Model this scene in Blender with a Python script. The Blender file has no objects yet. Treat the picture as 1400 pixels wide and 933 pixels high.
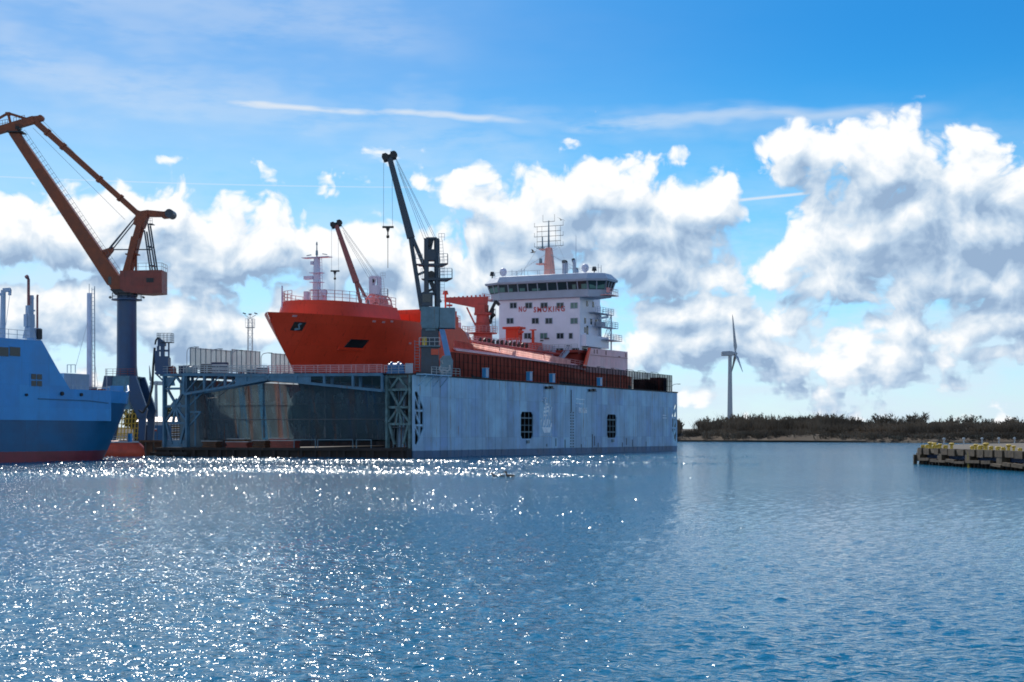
import bpy, math, random
from mathutils import Vector, Matrix, Euler
random.seed(7)
C = bpy.context.scene
COL = C.collection
R = math.radians

# ------------------------------------------------------------------ camera
FPX, HOR, CAMZ = 2139.0, 594.0, 3.29
cam = bpy.data.cameras.new('camera'); camo = bpy.data.objects.new('camera', cam); COL.objects.link(camo)
camo.location = (0, 0, CAMZ); camo.rotation_euler = (R(90), 0, 0)
cam.sensor_width = 36; cam.lens = 36 * FPX / 1400.0
cam.shift_y = (HOR - 466.5) / 1400.0
cam.clip_start = 0.5; cam.clip_end = 20000
C.camera = camo

# ------------------------------------------------------------------ light
SUN_AZ, SUN_EL = -15.0, 40.0
sdir = Vector((math.sin(R(SUN_AZ)) * math.cos(R(SUN_EL)), math.cos(R(SUN_AZ)) * math.cos(R(SUN_EL)), math.sin(R(SUN_EL))))
sl = bpy.data.lights.new('sun', 'SUN'); sl.energy = 4.2; sl.angle = R(0.5); sl.color = (1.0, 0.95, 0.87)
so = bpy.data.objects.new('sun', sl); COL.objects.link(so)
so.rotation_euler = (-sdir).to_track_quat('-Z', 'Y').to_euler(); so.location = (-60, 100, 120)
C.view_settings.view_transform = 'Standard'; C.view_settings.look = 'None'
C.view_settings.exposure = 0.18; C.view_settings.gamma = 1.0; C.view_settings.use_curve_mapping = False
C.render.engine = 'CYCLES'
C.cycles.max_bounces = 6; C.cycles.glossy_bounces = 3; C.cycles.diffuse_bounces = 3; C.cycles.transparent_max_bounces = 12
C.cycles.sample_clamp_direct = 25.0; C.cycles.sample_clamp_indirect = 1.0; C.cycles.filter_width = 1.8
C.cycles.use_denoising = True
C.cycles.use_adaptive_sampling = True; C.cycles.adaptive_threshold = 0.006; C.cycles.adaptive_min_samples = 12

# ------------------------------------------------------------------ node helper
class NT:
    def __init__(s, tree): s.t = tree; s.n = tree.nodes; s.l = tree.links
    def new(s, typ, **kw):
        n = s.n.new(typ)
        for k, v in kw.items(): setattr(n, k, v)
        return n
    def put(s, sock, v):
        if hasattr(v, 'is_output'): s.l.new(v, sock)
        elif v is not None: sock.default_value = v
    def m(s, op, a, b=None, c=None, clamp=False):
        n = s.new('ShaderNodeMath', operation=op, use_clamp=clamp)
        for i, v in enumerate((a, b, c)):
            if v is not None: s.put(n.inputs[i], v)
        return n.outputs[0]
    def v(s, op, a, b=None, c=None):
        n = s.new('ShaderNodeVectorMath', operation=op)
        for i, x in enumerate((a, b, c)):
            if x is not None: s.put(n.inputs[i], x)
        return n.outputs['Value'] if op in ('LENGTH', 'DOT_PRODUCT', 'DISTANCE') else n.outputs['Vector']
    def noise(s, vec, scale, detail=4, rough=0.5, dist=0.0, lac=2.0, dim='3D'):
        n = s.new('ShaderNodeTexNoise', noise_dimensions=dim)
        if vec is not None: s.put(n.inputs['Vector'], vec)
        n.inputs['Scale'].default_value = scale; n.inputs['Detail'].default_value = detail
        n.inputs['Roughness'].default_value = rough; n.inputs['Distortion'].default_value = dist
        n.inputs['Lacunarity'].default_value = lac
        return n.outputs[0]
    def vor(s, vec, scale, detail=0, rough=0.5, feature='F1', rnd=1.0, smooth=None, dim='3D'):
        n = s.new('ShaderNodeTexVoronoi', feature=feature, voronoi_dimensions=dim)
        if vec is not None: s.put(n.inputs['Vector'], vec)
        n.inputs['Scale'].default_value = scale; n.inputs['Detail'].default_value = detail
        n.inputs['Roughness'].default_value = rough; n.inputs['Randomness'].default_value = rnd
        if smooth is not None: n.inputs['Smoothness'].default_value = smooth
        return n.outputs['Distance']
    def ss(s, x, a, b, lo=0.0, hi=1.0, kind='SMOOTHSTEP'):
        n = s.new('ShaderNodeMapRange', interpolation_type=kind)
        s.put(n.inputs[0], x)
        for i, v in zip((1, 2, 3, 4), (a, b, lo, hi)): s.put(n.inputs[i], v)
        return n.outputs[0]
    def mix(s, f, a, b, blend='MIX'):
        n = s.new('ShaderNodeMix', data_type='RGBA', blend_type=blend)
        s.put(n.inputs[0], f); s.put(n.inputs[6], a if hasattr(a, 'is_output') else tuple(a) + (1,) if len(a) == 3 else a)
        s.put(n.inputs[7], b if hasattr(b, 'is_output') else tuple(b) + (1,) if len(b) == 3 else b)
        return n.outputs[2]
    def ramp(s, f, stops):
        n = s.new('ShaderNodeValToRGB'); r = n.color_ramp
        while len(r.elements) < len(stops): r.elements.new(0.5)
        for e, (p, c) in zip(r.elements, stops): e.position = p; e.color = tuple(c) + (1,) if len(c) == 3 else c
        s.put(n.inputs[0], f); return n.outputs[0]
    def xyz(s, x, y, z=0.0):
        n = s.new('ShaderNodeCombineXYZ')
        for i, v in enumerate((x, y, z)): s.put(n.inputs[i], v)
        return n.outputs[0]
    def sep(s, v):
        n = s.new('ShaderNodeSeparateXYZ'); s.put(n.inputs[0], v); return n.outputs

# ------------------------------------------------------------------ sky: Nishita + cumulus in compass directions
W = bpy.data.worlds.new('World'); C.world = W; W.use_nodes = True
def sky_dir(px, py):          # compass bearing / elevation, in tenths of a radian
    az = math.atan((px - 700) / FPX)
    return az * 10, math.atan((HOR - py) / FPX * math.cos(az)) * 10
K = 10 / FPX
CLOUDS = [ # bearing / elevation of each cloud lump (given as the view's coordinates) and its half sizes
 # eastern towering cloud
 (1085,190,42,30),(1140,215,75,50),(1215,235,110,58),(1300,245,110,62),(1385,285,85,70),(1215,305,120,52),(1330,325,120,60),
 (1150,365,95,40),(1275,378,140,42),(1390,380,80,45),(1085,352,42,28),(1070,375,30,18),
 # middle cloud
 (830,262,75,48),(765,272,80,40),(700,288,70,38),(645,280,45,25),(930,285,72,42),(985,292,36,42),(760,325,100,38),(860,320,110,45),
 (655,322,45,40),(905,378,90,28),(985,372,50,24),(720,360,60,40),(945,212,38,13),(905,222,20,8),(640,380,60,40),(860,360,90,28),
 # western bank
 (210,300,95,44),(140,300,65,34),(60,315,75,42),(5,320,60,46),(295,320,65,40),(385,322,65,40),(425,350,85,42),(320,352,130,38),
 (180,342,150,38),(500,352,70,44),(570,362,60,44),(70,410,75,42),(120,425,70,42),(20,440,65,44),(205,440,85,42),(290,446,75,38),
 (350,450,60,28),(225,217,40,8),(560,420,70,40),(470,420,70,26),
 # low banks to the east
 (1235,448,62,28),(1320,455,85,34),(1395,440,60,36),(950,435,100,34),(1040,440,85,26),(1000,468,130,24),(885,470,70,36),(1180,470,40,12),
]
def cloud_group():
    g = bpy.data.node_groups.new('cloud_density', 'ShaderNodeTree')
    g.interface.new_socket('Vector', in_out='INPUT', socket_type='NodeSocketVector')
    g.interface.new_socket('Density', in_out='OUTPUT', socket_type='NodeSocketFloat')
    g.interface.new_socket('Base', in_out='OUTPUT', socket_type='NodeSocketFloat')
    t = NT(g); gi = t.new('NodeGroupInput'); go = t.new('NodeGroupOutput')
    q = gi.outputs[0]
    # warp
    w = t.new('ShaderNodeTexNoise', noise_dimensions='2D'); t.put(w.inputs['Vector'], q); w.inputs['Scale'].default_value = 2.2; w.inputs['Detail'].default_value = 3
    wv = t.v('MULTIPLY', t.v('SUBTRACT', w.outputs['Color'], (0.5, 0.5, 0.5)), (0.28, 0.22, 0))
    qq = t.v('ADD', q, wv)
    d = None
    for px, py, rx, ry in CLOUDS:
        if ry < 15: rx, ry, soft = rx * 2.8, ry * 2.8, 0.92
        else: soft = 0.0
        cx, cy = sky_dir(px, py); ix, iy = 1 / (rx * K * 1.3), 1 / (ry * K * 1.3)
        ln = t.v('LENGTH', t.v('MULTIPLY_ADD', qq, (ix, iy, 0), (-cx * ix, -cy * iy, 0)))
        if soft: ln = t.m('ADD', ln, soft)
        d = ln if d is None else t.m('SMOOTH_MIN', d, ln, 0.35)
    D = t.m('SUBTRACT', 1.0, d)
    # low, pale bank that rings the horizon everywhere
    x, y, z = t.sep(q)
    bank = t.noise(t.v('MULTIPLY', q, (0.55, 1.6, 1)), 2.0, 4, 0.55, dim='2D')
    low = t.m('SUBTRACT', t.m('MULTIPLY', bank, 2.2), t.m('ADD', t.m('MULTIPLY', t.m('ABSOLUTE', t.m('SUBTRACT', y, 0.7)), 0.6), 0.72))
    # scattered clouds away from this view
    far = t.noise(t.v('MULTIPLY', q, (0.35, 0.8, 1)), 1.0, 3, 0.5, dim='2D')
    away = t.ss(t.m('ABSOLUTE', x), 3.6, 4.6)
    farD = t.m('SUBTRACT', t.m('MULTIPLY', t.m('SUBTRACT', t.m('MULTIPLY', far, 3.2), t.m('ADD', 1.38, t.m('MULTIPLY', t.m('ABSOLUTE', t.m('SUBTRACT', y, 2.0)), 0.35))), away), t.m('MULTIPLY', t.m('SUBTRACT', 1.0, away), 1.0))
    D = t.m('MAXIMUM', D, t.m('MAXIMUM', low, farD))
    t.put(go.inputs[1], D)
    # billows
    bil = t.vor(qq, 3.0, 3, 0.55, dim='2D')
    n1 = t.noise(qq, 3.5, 9, 0.62, dim='2D')
    n = t.m('ADD', t.m('MULTIPLY', t.m('SUBTRACT', 0.48, bil), 0.72), t.m('MULTIPLY', t.m('SUBTRACT', n1, 0.5), 0.85))
    n = t.m('MULTIPLY', n, t.ss(D, -0.50, 0.0, 0.42, 1.0))
    t.put(go.inputs[0], t.m('ADD', t.m('ADD', D, 0.15), n))
    return g
CG = cloud_group()
def build_world():
    t = NT(W.node_tree); t.n.clear()
    out = t.new('ShaderNodeOutputWorld'); bg = t.new('ShaderNodeBackground')
    sky = t.new('ShaderNodeTexSky', sky_type='NISHITA', sun_disc=False)
    sky.sun_elevation = R(SUN_EL); sky.sun_rotation = R(SUN_AZ); sky.air_density = 1.0; sky.dust_density = 0.25; sky.ozone_density = 2.0
    dirv = t.new('ShaderNodeTexCoord').outputs['Generated']
    x, y, z = t.sep(dirv)
    az = t.m('MULTIPLY', t.m('ARCTAN2', x, y), 10.0)
    el = t.m('MULTIPLY', t.m('ARCSINE', z), 10.0)
    q = t.xyz(az, el, 0)
    def dens(off, out=0):
        gn = t.new('ShaderNodeGroup'); gn.node_tree = CG
        t.put(gn.inputs[0], t.v('ADD', q, off) if off else q); return gn.outputs[out]
    d0 = dens(None); d1 = dens((-0.06, 0.12, 0)); d2 = dens((-0.08, 0.26, 0), 1)
    alpha = t.ss(d0, -0.03, 0.30)
    # thickness towards the sun -> shade
    soft = t.noise(t.v('MULTIPLY', q, (1, 1.5, 1)), 2.6, 5, 0.55, dim='2D')
    thick = t.m('ADD', t.m('MULTIPLY', d2, 1.0), t.m('ADD', t.m('MULTIPLY', t.m('MAXIMUM', d0, 0.0), 0.30), t.m('MULTIPLY', t.m('SUBTRACT', soft, 0.5), 0.75)))
    shade = t.ss(thick, 0.10, 0.95)
    relief = t.m('MULTIPLY', t.m('SUBTRACT', d0, d1), 0.95)
    lit = t.m('SUBTRACT', t.m('ADD', 0.88, relief), t.m('MULTIPLY', shade, 0.58), clamp=True)
    ccol = t.ramp(lit, [(0.0, (3.3, 4.7, 6.7)), (0.30, (5.0, 6.5, 8.3)), (0.65, (7.6, 8.6, 9.6)), (1.0, (10.4, 10.6, 10.8))])
    # clouds away from the sun are lit from the front and brighter than the backlit ones ahead
    front = t.ss(t.v('DOT_PRODUCT', dirv, tuple(sdir)), 0.25, -0.55, 1.0, 2.3)
    ccol = t.v('MULTIPLY', ccol, t.xyz(front, front, front))
    hz = t.ss(el, -0.2, 2.6)
    skyc = t.mix(1.0, sky.outputs[0], t.ramp(hz, [(0.0, (0.74, 1.00, 1.42)), (0.30, (0.44, 0.96, 1.34)), (0.75, (0.18, 0.77, 1.12)), (1.0, (0.10, 0.60, 1.02))]), 'MULTIPLY')
    skyc = t.mix(t.ss(el, 2.5, 4.5), skyc, t.mix(1.0, sky.outputs[0], (0.30, 1.02, 1.45), 'MULTIPLY'))
    # thin ice streaks and condensation trails
    def streak(p0, p1, w, strength, rough):
        (ax, ay), (bx, by) = sky_dir(*p0), sky_dir(*p1)
        L = math.hypot(bx - ax, by - ay); ux, uy = (bx - ax) / L, (by - ay) / L
        wob = t.m('MULTIPLY', t.m('SUBTRACT', t.noise(t.v('MULTIPLY', q, (1, 3, 1)), 1.1 if rough else 2.0, 3, 0.6, dim='2D'), 0.5), w * K * (2.4 if rough else 0.6))
        dd = t.v('SUBTRACT', q, (ax, ay, 0))
        al = t.m('DIVIDE', t.v('DOT_PRODUCT', dd, (ux, uy, 0)), L)
        ac = t.m('ADD', t.v('DOT_PRODUCT', dd, (-uy, ux, 0)), wob)
        prof = t.ss(t.m('ABSOLUTE', ac), 0.0, w * K, 1.0, 0.0)
        ends = t.m('MULTIPLY', t.ss(al, 0.0, 0.12), t.ss(al, 0.75, 1.0, 1.0, 0.0))
        br = t.ss(t.noise(t.v('MULTIPLY', q, (1.0, 4.0, 1)), 1.6, 4, 0.65, dim='2D'), 0.15, 0.6) if rough else 1.0
        return t.m('MULTIPLY', t.m('MULTIPLY', t.m('MULTIPLY', prof, ends), br), strength)
    st = [((285, 138), (770, 166), 8, 0.62, 1), ((740, 172), (1330, 150), 15, 0.46, 1), ((600, 150), (1500, 185), 30, 0.16, 1),
          ((-120, 236), (760, 256), 1.4, 0.26, 0), ((1000, 275), (1135, 261), 3.2, 0.75, 0), ((-100, 60), (900, 230), 60, 0.20, 1), ((-100, -40), (700, 60), 70, 0.16, 1)]
    s = None
    for a in st:
        k = streak(*a); s = k if s is None else t.m('MAXIMUM', s, k)
    s = t.m('ADD', s, t.m('MULTIPLY', t.ss(az, -4.0, 2.5, 0.36, 0.0), t.ss(t.noise(t.v('MULTIPLY', q, (0.5, 2.0, 1)), 0.9, 4, 0.6, dim='2D'), 0.2, 0.7, 0.6, 1.0)))
    skyc = t.mix(s, skyc, (8.6, 9.0, 9.4))
    veil = t.m('MULTIPLY', t.ss(el, 0.2, 2.3, 0.85, 0.0), t.ss(t.noise(t.v('MULTIPLY', q, (0.8, 2.2, 1)), 1.3, 5, 0.6, dim='2D'), 0.30, 0.62, 0.35, 1.0))
    skyc = t.mix(veil, skyc, (7.2, 8.7, 10.0))
    col = t.mix(alpha, skyc, ccol)
    t.put(bg.inputs[0], col); bg.inputs[1].default_value = 0.085
    t.put(out.inputs[0], bg.outputs[0])
build_world()
W.cycles.sampling_method = 'MANUAL'; W.cycles.sample_map_resolution = 2048

# ------------------------------------------------------------------ mesh and object helpers
import bmesh
Z = Vector((0, 0, 1))
class MB:
    """collects shapes, builds ONE mesh object"""
    def __init__(s, off=(0, 0, 0)): s.v = []; s.f = []; s.mi = []; s.cur = 0; s.o = Vector(off)
    def mat(s, i): s.cur = i; return s
    def add(s, vs, fs):
        b = len(s.v); s.v += [tuple(Vector(p) + s.o) for p in vs]
        for f in fs: s.f.append([i + b for i in f]); s.mi.append(s.cur)
        return s
    def box(s, x0, x1, y0, y1, z0, z1):
        return s.add([(x, y, z) for z in (z0, z1) for y in (y0, y1) for x in (x0, x1)],
                     [(0, 2, 3, 1), (4, 5, 7, 6), (0, 1, 5, 4), (1, 3, 7, 5), (3, 2, 6, 7), (2, 0, 4, 6)])
    def bar(s, p, q, w, h=None, w2=None, h2=None):
        p, q = Vector(p), Vector(q); h = h or w; w2 = w2 or w; h2 = h2 or h
        d = (q - p).normalized(); side = d.cross(Z)
        side = Vector((1, 0, 0)) if side.length < 1e-4 else side.normalized()
        up = side.cross(d)
        vs = [c + side * (a * ww / 2) + up * (b * hh / 2) for c, ww, hh in ((p, w, h), (q, w2, h2)) for a, b in ((-1, -1), (1, -1), (1, 1), (-1, 1))]
        return s.add(vs, [(0, 3, 2, 1), (4, 5, 6, 7), (0, 1, 5, 4), (1, 2, 6, 5), (2, 3, 7, 6), (3, 0, 4, 7)])
    def tube(s, p, q, r0, r1=None, n=8):
        p, q = Vector(p), Vector(q); r1 = r0 if r1 is None else r1
        d = (q - p).normalized(); a = d.orthogonal().normalized(); b = d.cross(a)
        vs = [c + (a * math.cos(2 * math.pi * i / n) + b * math.sin(2 * math.pi * i / n)) * r for c, r in ((p, r0), (q, r1)) for i in range(n)]
        return s.add(vs, [(i, (i + 1) % n, n + (i + 1) % n, n + i) for i in range(n)] + [tuple(range(n - 1, -1, -1)), tuple(range(n, 2 * n))])
    def path(s, pts, r, n=6):
        for a, b in zip(pts, pts[1:]): s.tube(a, b, r, r, n)
        return s
    def prism(s, pts, vec):
        vec = Vector(vec); n = len(pts); pts = [Vector(p) for p in pts]
        return s.add(pts + [p + vec for p in pts], [tuple(range(n - 1, -1, -1)), tuple(range(n, 2 * n))] + [(i, (i + 1) % n, n + (i + 1) % n, n + i) for i in range(n)])
    def loft(s, rings, cap=True):
        n = len(rings[0]); vs = [p for r in rings for p in r]; fs = []
        for k in range(len(rings) - 1):
            fs += [(k * n + i, k * n + (i + 1) % n, (k + 1) * n + (i + 1) % n, (k + 1) * n + i) for i in range(n)]
        if cap: fs += [tuple(range(n - 1, -1, -1)), tuple(range(len(vs) - n, len(vs)))]
        return s.add(vs, fs)
    def lathe(s, c, prof, n=16):
        c = Vector(c)
        return s.loft([[c + Vector((max(r, .002) * math.cos(2 * math.pi * i / n), max(r, .002) * math.sin(2 * math.pi * i / n), z)) for i in range(n)] for r, z in prof])
    def rail(s, pts, h=1.1, n=3, step=1.6, r=0.035, post=None):
        pts = [Vector(p) for p in pts]
        for a, b in zip(pts, pts[1:]):
            L = (b - a).length; k = max(1, round(L / step))
            for i in range(k + 1):
                p = a.lerp(b, i / k); s.tube(p, p + Z * h, post or r, None, 4)
            for j in range(1, n + 1): s.tube(a + Z * h * j / n, b + Z * h * j / n, r, None, 4)
        return s
    def ladder(s, p, q, w=0.5, side=(1, 0, 0), step=0.4, r=0.03):
        p, q, sd = Vector(p), Vector(q), Vector(side) * w / 2
        s.tube(p - sd, q - sd, r, None, 4).tube(p + sd, q + sd, r, None, 4)
        k = max(1, int((q - p).length / step))
        for i in range(k):
            c = p.lerp(q, (i + .5) / k); s.tube(c - sd, c + sd, r * .8, None, 4)
        return s
    def build(s, name, mats, parent=None, angle=35, loc=None, rotz=None):
        me = bpy.data.meshes.new(name); me.from_pydata(s.v, [], s.f)
        for m in (mats if isinstance(mats, (list, tuple)) else [mats]): me.materials.append(m)
        for p, i in zip(me.polygons, s.mi): p.material_index = i
        bm = bmesh.new(); bm.from_mesh(me); bmesh.ops.recalc_face_normals(bm, faces=bm.faces); bm.to_mesh(me); bm.free()
        if angle:
            me.polygons.foreach_set('use_smooth', [True] * len(me.polygons)); me.set_sharp_from_angle(angle=R(angle))
        o = bpy.data.objects.new(name, me); COL.objects.link(o)
        if parent: o.parent = parent
        if loc is not None: o.location = loc
        if rotz is not None: o.rotation_euler = (0, 0, rotz)
        return o
def pieces(mb, name, mat, parent, angle=35):
    """every separate piece of mb becomes an object of its own"""
    up = list(range(len(mb.v)))
    def find(i):
        while up[i] != i: up[i] = up[up[i]]; i = up[i]
        return i
    for f in mb.f:
        for k in f[1:]: up[find(k)] = find(f[0])
    groups = {}
    for f in mb.f: groups.setdefault(find(f[0]), []).append(f)
    for fs in groups.values():
        ids = sorted({k for f in fs for k in f}); ix = {k: i for i, k in enumerate(ids)}; c = MB()
        c.add([mb.v[k] for k in ids], [[ix[k] for k in f] for f in fs]); c.build(name, mat, parent, angle)
def tag(o, label=None, cat=None, group=None, kind=None):
    if label: o['label'] = label
    if cat: o['category'] = cat
    if group: o['group'] = group
    if kind: o['kind'] = kind
    return o
def thing(name, label, cat, loc=(0, 0, 0), rotz=0.0, group=None):
    o = bpy.data.objects.new(name, None); COL.objects.link(o); o.empty_display_size = 0.5
    o.location = loc; o.rotation_euler = (0, 0, rotz)
    return tag(o, label, cat, group)
def copy_tree(o, parent=None):
    c = o.copy(); COL.objects.link(c)
    if parent: c.parent = parent
    for ch in [x for x in bpy.data.objects if x.parent == o]: copy_tree(ch, c)
    return c
# dock axes: s runs away along the dock, t across it to the left, z up
DOCK_O = Vector((-13.62, 215.8, 0)); DU = Vector((0.4374, 0.8993, 0)); DV = Vector((-0.8993, 0.4374, 0))
DA = math.atan2(0.8993, 0.4374)
def D(s, t, z=0.0): return DOCK_O + DU * s + DV * t + Z * z
def WX(dx, dz=0.0, dy=0.0):   # a world-aligned offset written in dock axes
    w = Vector((dx, dy, 0)); return Vector((w.dot(DU), w.dot(DV), dz))

# ------------------------------------------------------------------ materials
MATS = {}
def paint(name, col, rough=0.45, var=0.25, streak=0.0, rust=(0.16, 0.07, 0.03), scale=0.6, metallic=0.0, bump=0.0, panel=None, zband=None, spec=0.5):
    """weathered paint: cloudy tone changes, vertical runs of rust and dirt, optional plate seams and a painted band at a height"""
    if name in MATS: return MATS[name]
    m = bpy.data.materials.new(name); m.use_nodes = True; MATS[name] = m
    t = NT(m.node_tree); t.n.clear()
    o = t.new('ShaderNodeOutputMaterial'); b = t.new('ShaderNodeBsdfPrincipled')
    P = t.new('ShaderNodeTexCoord').outputs['Object']
    n1 = t.noise(P, scale, 5, 0.6)
    c = t.mix(t.ss(n1, 0.3, 0.7), tuple(x * (1 - var) for x in col), tuple(min(1, x * (1 + var * .6)) for x in col))
    if zband:
        x, y, z = t.sep(P)
        for z0, cc in zband:
            edge = t.m('ADD', z, t.m('MULTIPLY', t.m('SUBTRACT', t.noise(P, 1.5, 3), 0.5), 0.12))
            f = t.ss(edge, z0 - .03, z0 + .03, 1.0, 0.0)
            c = t.mix(f, c, t.mix(t.ss(n1, .3, .7), tuple(v * .75 for v in cc), tuple(v * 1.15 for v in cc)))
    if panel:
        br = t.v('MULTIPLY', P, (1 / panel[0], 1 / panel[0], 1 / panel[1]))
        x, y, z = t.sep(br)
        def seam(v): return t.ss(t.m('ABSOLUTE', t.m('SUBTRACT', t.m('FRACT', v), 0.5)), 0.0, 0.012, 0.22, 0.0)
        c = t.mix(t.m('MAXIMUM', seam(z), seam(t.m('ADD', x, 0.31))), c, tuple(v * .4 for v in col))
        wn = t.new('ShaderNodeTexWhiteNoise', noise_dimensions='3D'); t.put(wn.inputs[0], t.v('FLOOR', t.v('ADD', br, (.81, .5, .5))))
        c = t.mix(.20 if streak > .8 else .07, c, t.ramp(wn.outputs[0], [(0, (0, 0, 0)), (1, (1, 1, 1))]), 'OVERLAY')
    if streak:
        sv = t.v('MULTIPLY', P, (1.0, 1.0, 0.035))
        s1 = t.noise(sv, 1.7, 5, 0.7); s2 = t.noise(t.v('MULTIPLY', P, (1, 1, .09)), 5.0, 3, 0.6)
        f = t.m('MULTIPLY', t.ss(s1, 0.56, 0.66), t.ss(s2, 0.38, 0.60))
        c = t.mix(t.m('MULTIPLY', f, streak), c, rust)
        f2 = t.m('MULTIPLY', t.ss(s1, 0.46, 0.30), t.ss(s2, 0.45, 0.7))
        c = t.mix(t.m('MULTIPLY', f2, streak * .5), c, tuple(v * .45 for v in col))
        sp = t.ss(t.noise(P, 3.0, 5, 0.7), 0.66, 0.72)
        c = t.mix(t.m('MULTIPLY', sp, streak * .7), c, tuple(v * .6 for v in rust))
    t.put(b.inputs['Base Color'], c)
    t.put(b.inputs['Roughness'], t.ss(n1, 0.2, 0.8, rough - .08, rough + .12, kind='LINEAR')); b.inputs['Metallic'].default_value = metallic
    b.inputs['Specular IOR Level'].default_value = spec
    if bump:
        bp = t.new('ShaderNodeBump'); bp.inputs['Strength'].default_value = bump; bp.inputs['Distance'].default_value = 0.05
        t.put(bp.inputs['Height'], t.noise(P, 2.2, 4)); t.put(b.inputs['Normal'], bp.outputs[0])
    t.put(o.inputs[0], b.outputs[0]); return m
def glass(name, col=(0.02, 0.04, 0.05)):
    m = paint(name, col, rough=0.08, var=0.1); m.node_tree.nodes['Principled BSDF'].inputs['Specular IOR Level'].default_value = 0.35
    for n in m.node_tree.nodes:
        if n.type == 'BSDF_PRINCIPLED':
            for l in list(m.node_tree.links):
                if l.to_socket == n.inputs['Roughness']: m.node_tree.links.remove(l)
            n.inputs['Roughness'].default_value = 0.12
    return m
def net(name, col, open_=0.6, cell=0.0, through=.4):
    """woven net or clouded sheet: part of the light passes straight through"""
    m = bpy.data.materials.new(name); m.use_nodes = True; MATS[name] = m
    t = NT(m.node_tree); t.n.clear()
    o = t.new('ShaderNodeOutputMaterial'); d = t.new('ShaderNodeBsdfDiffuse'); tl = t.new('ShaderNodeBsdfTranslucent'); tr = t.new('ShaderNodeBsdfTransparent')
    P = t.new('ShaderNodeTexCoord').outputs['Object']
    n = t.noise(t.v('MULTIPLY', P, (1, 1, .4)), 0.9, 4)
    c = t.mix(n, tuple(x * .7 for x in col), tuple(x * 1.25 for x in col))
    if cell:                                  # hung in vertical cloths, some of them rust stained
        cl = t.noise(t.v('MULTIPLY', P, (0, .55, .02)), 1.0, 4, .65); c = t.mix(t.ss(cl, .54, .66, 0, .75), c, (0.26, 0.12, 0.07)); c = t.mix(t.ss(t.noise(t.v('MULTIPLY', P, (0, .8, .03)), 1.7, 2), .60, .66, 0, .7), c, (0.04, 0.17, 0.30))
        cx, cy, cz = t.sep(P); c = t.mix(t.ss(t.m('ABSOLUTE', t.m('SUBTRACT', cy, 23.6)), .35, .55, .50, 0), c, (0.36, 0.13, 0.06)); c = t.mix(t.ss(t.m('ABSOLUTE', t.m('SUBTRACT', cy, 26.4)), .4, .6, .7, 0), c, (0.05, 0.22, 0.40))
    t.put(d.inputs[0], c); t.put(tl.inputs[0], c)
    a = t.new('ShaderNodeMixShader'); a.inputs[0].default_value = through; t.put(a.inputs[1], d.outputs[0]); t.put(a.inputs[2], tl.outputs[0])
    b = t.new('ShaderNodeMixShader'); t.put(b.inputs[0], t.ss(n, .3, .7, open_ + .08, open_ - .08)); t.put(b.inputs[1], a.outputs[0]); t.put(b.inputs[2], tr.outputs[0])
    t.put(o.inputs[0], b.outputs[0]); return m

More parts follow.
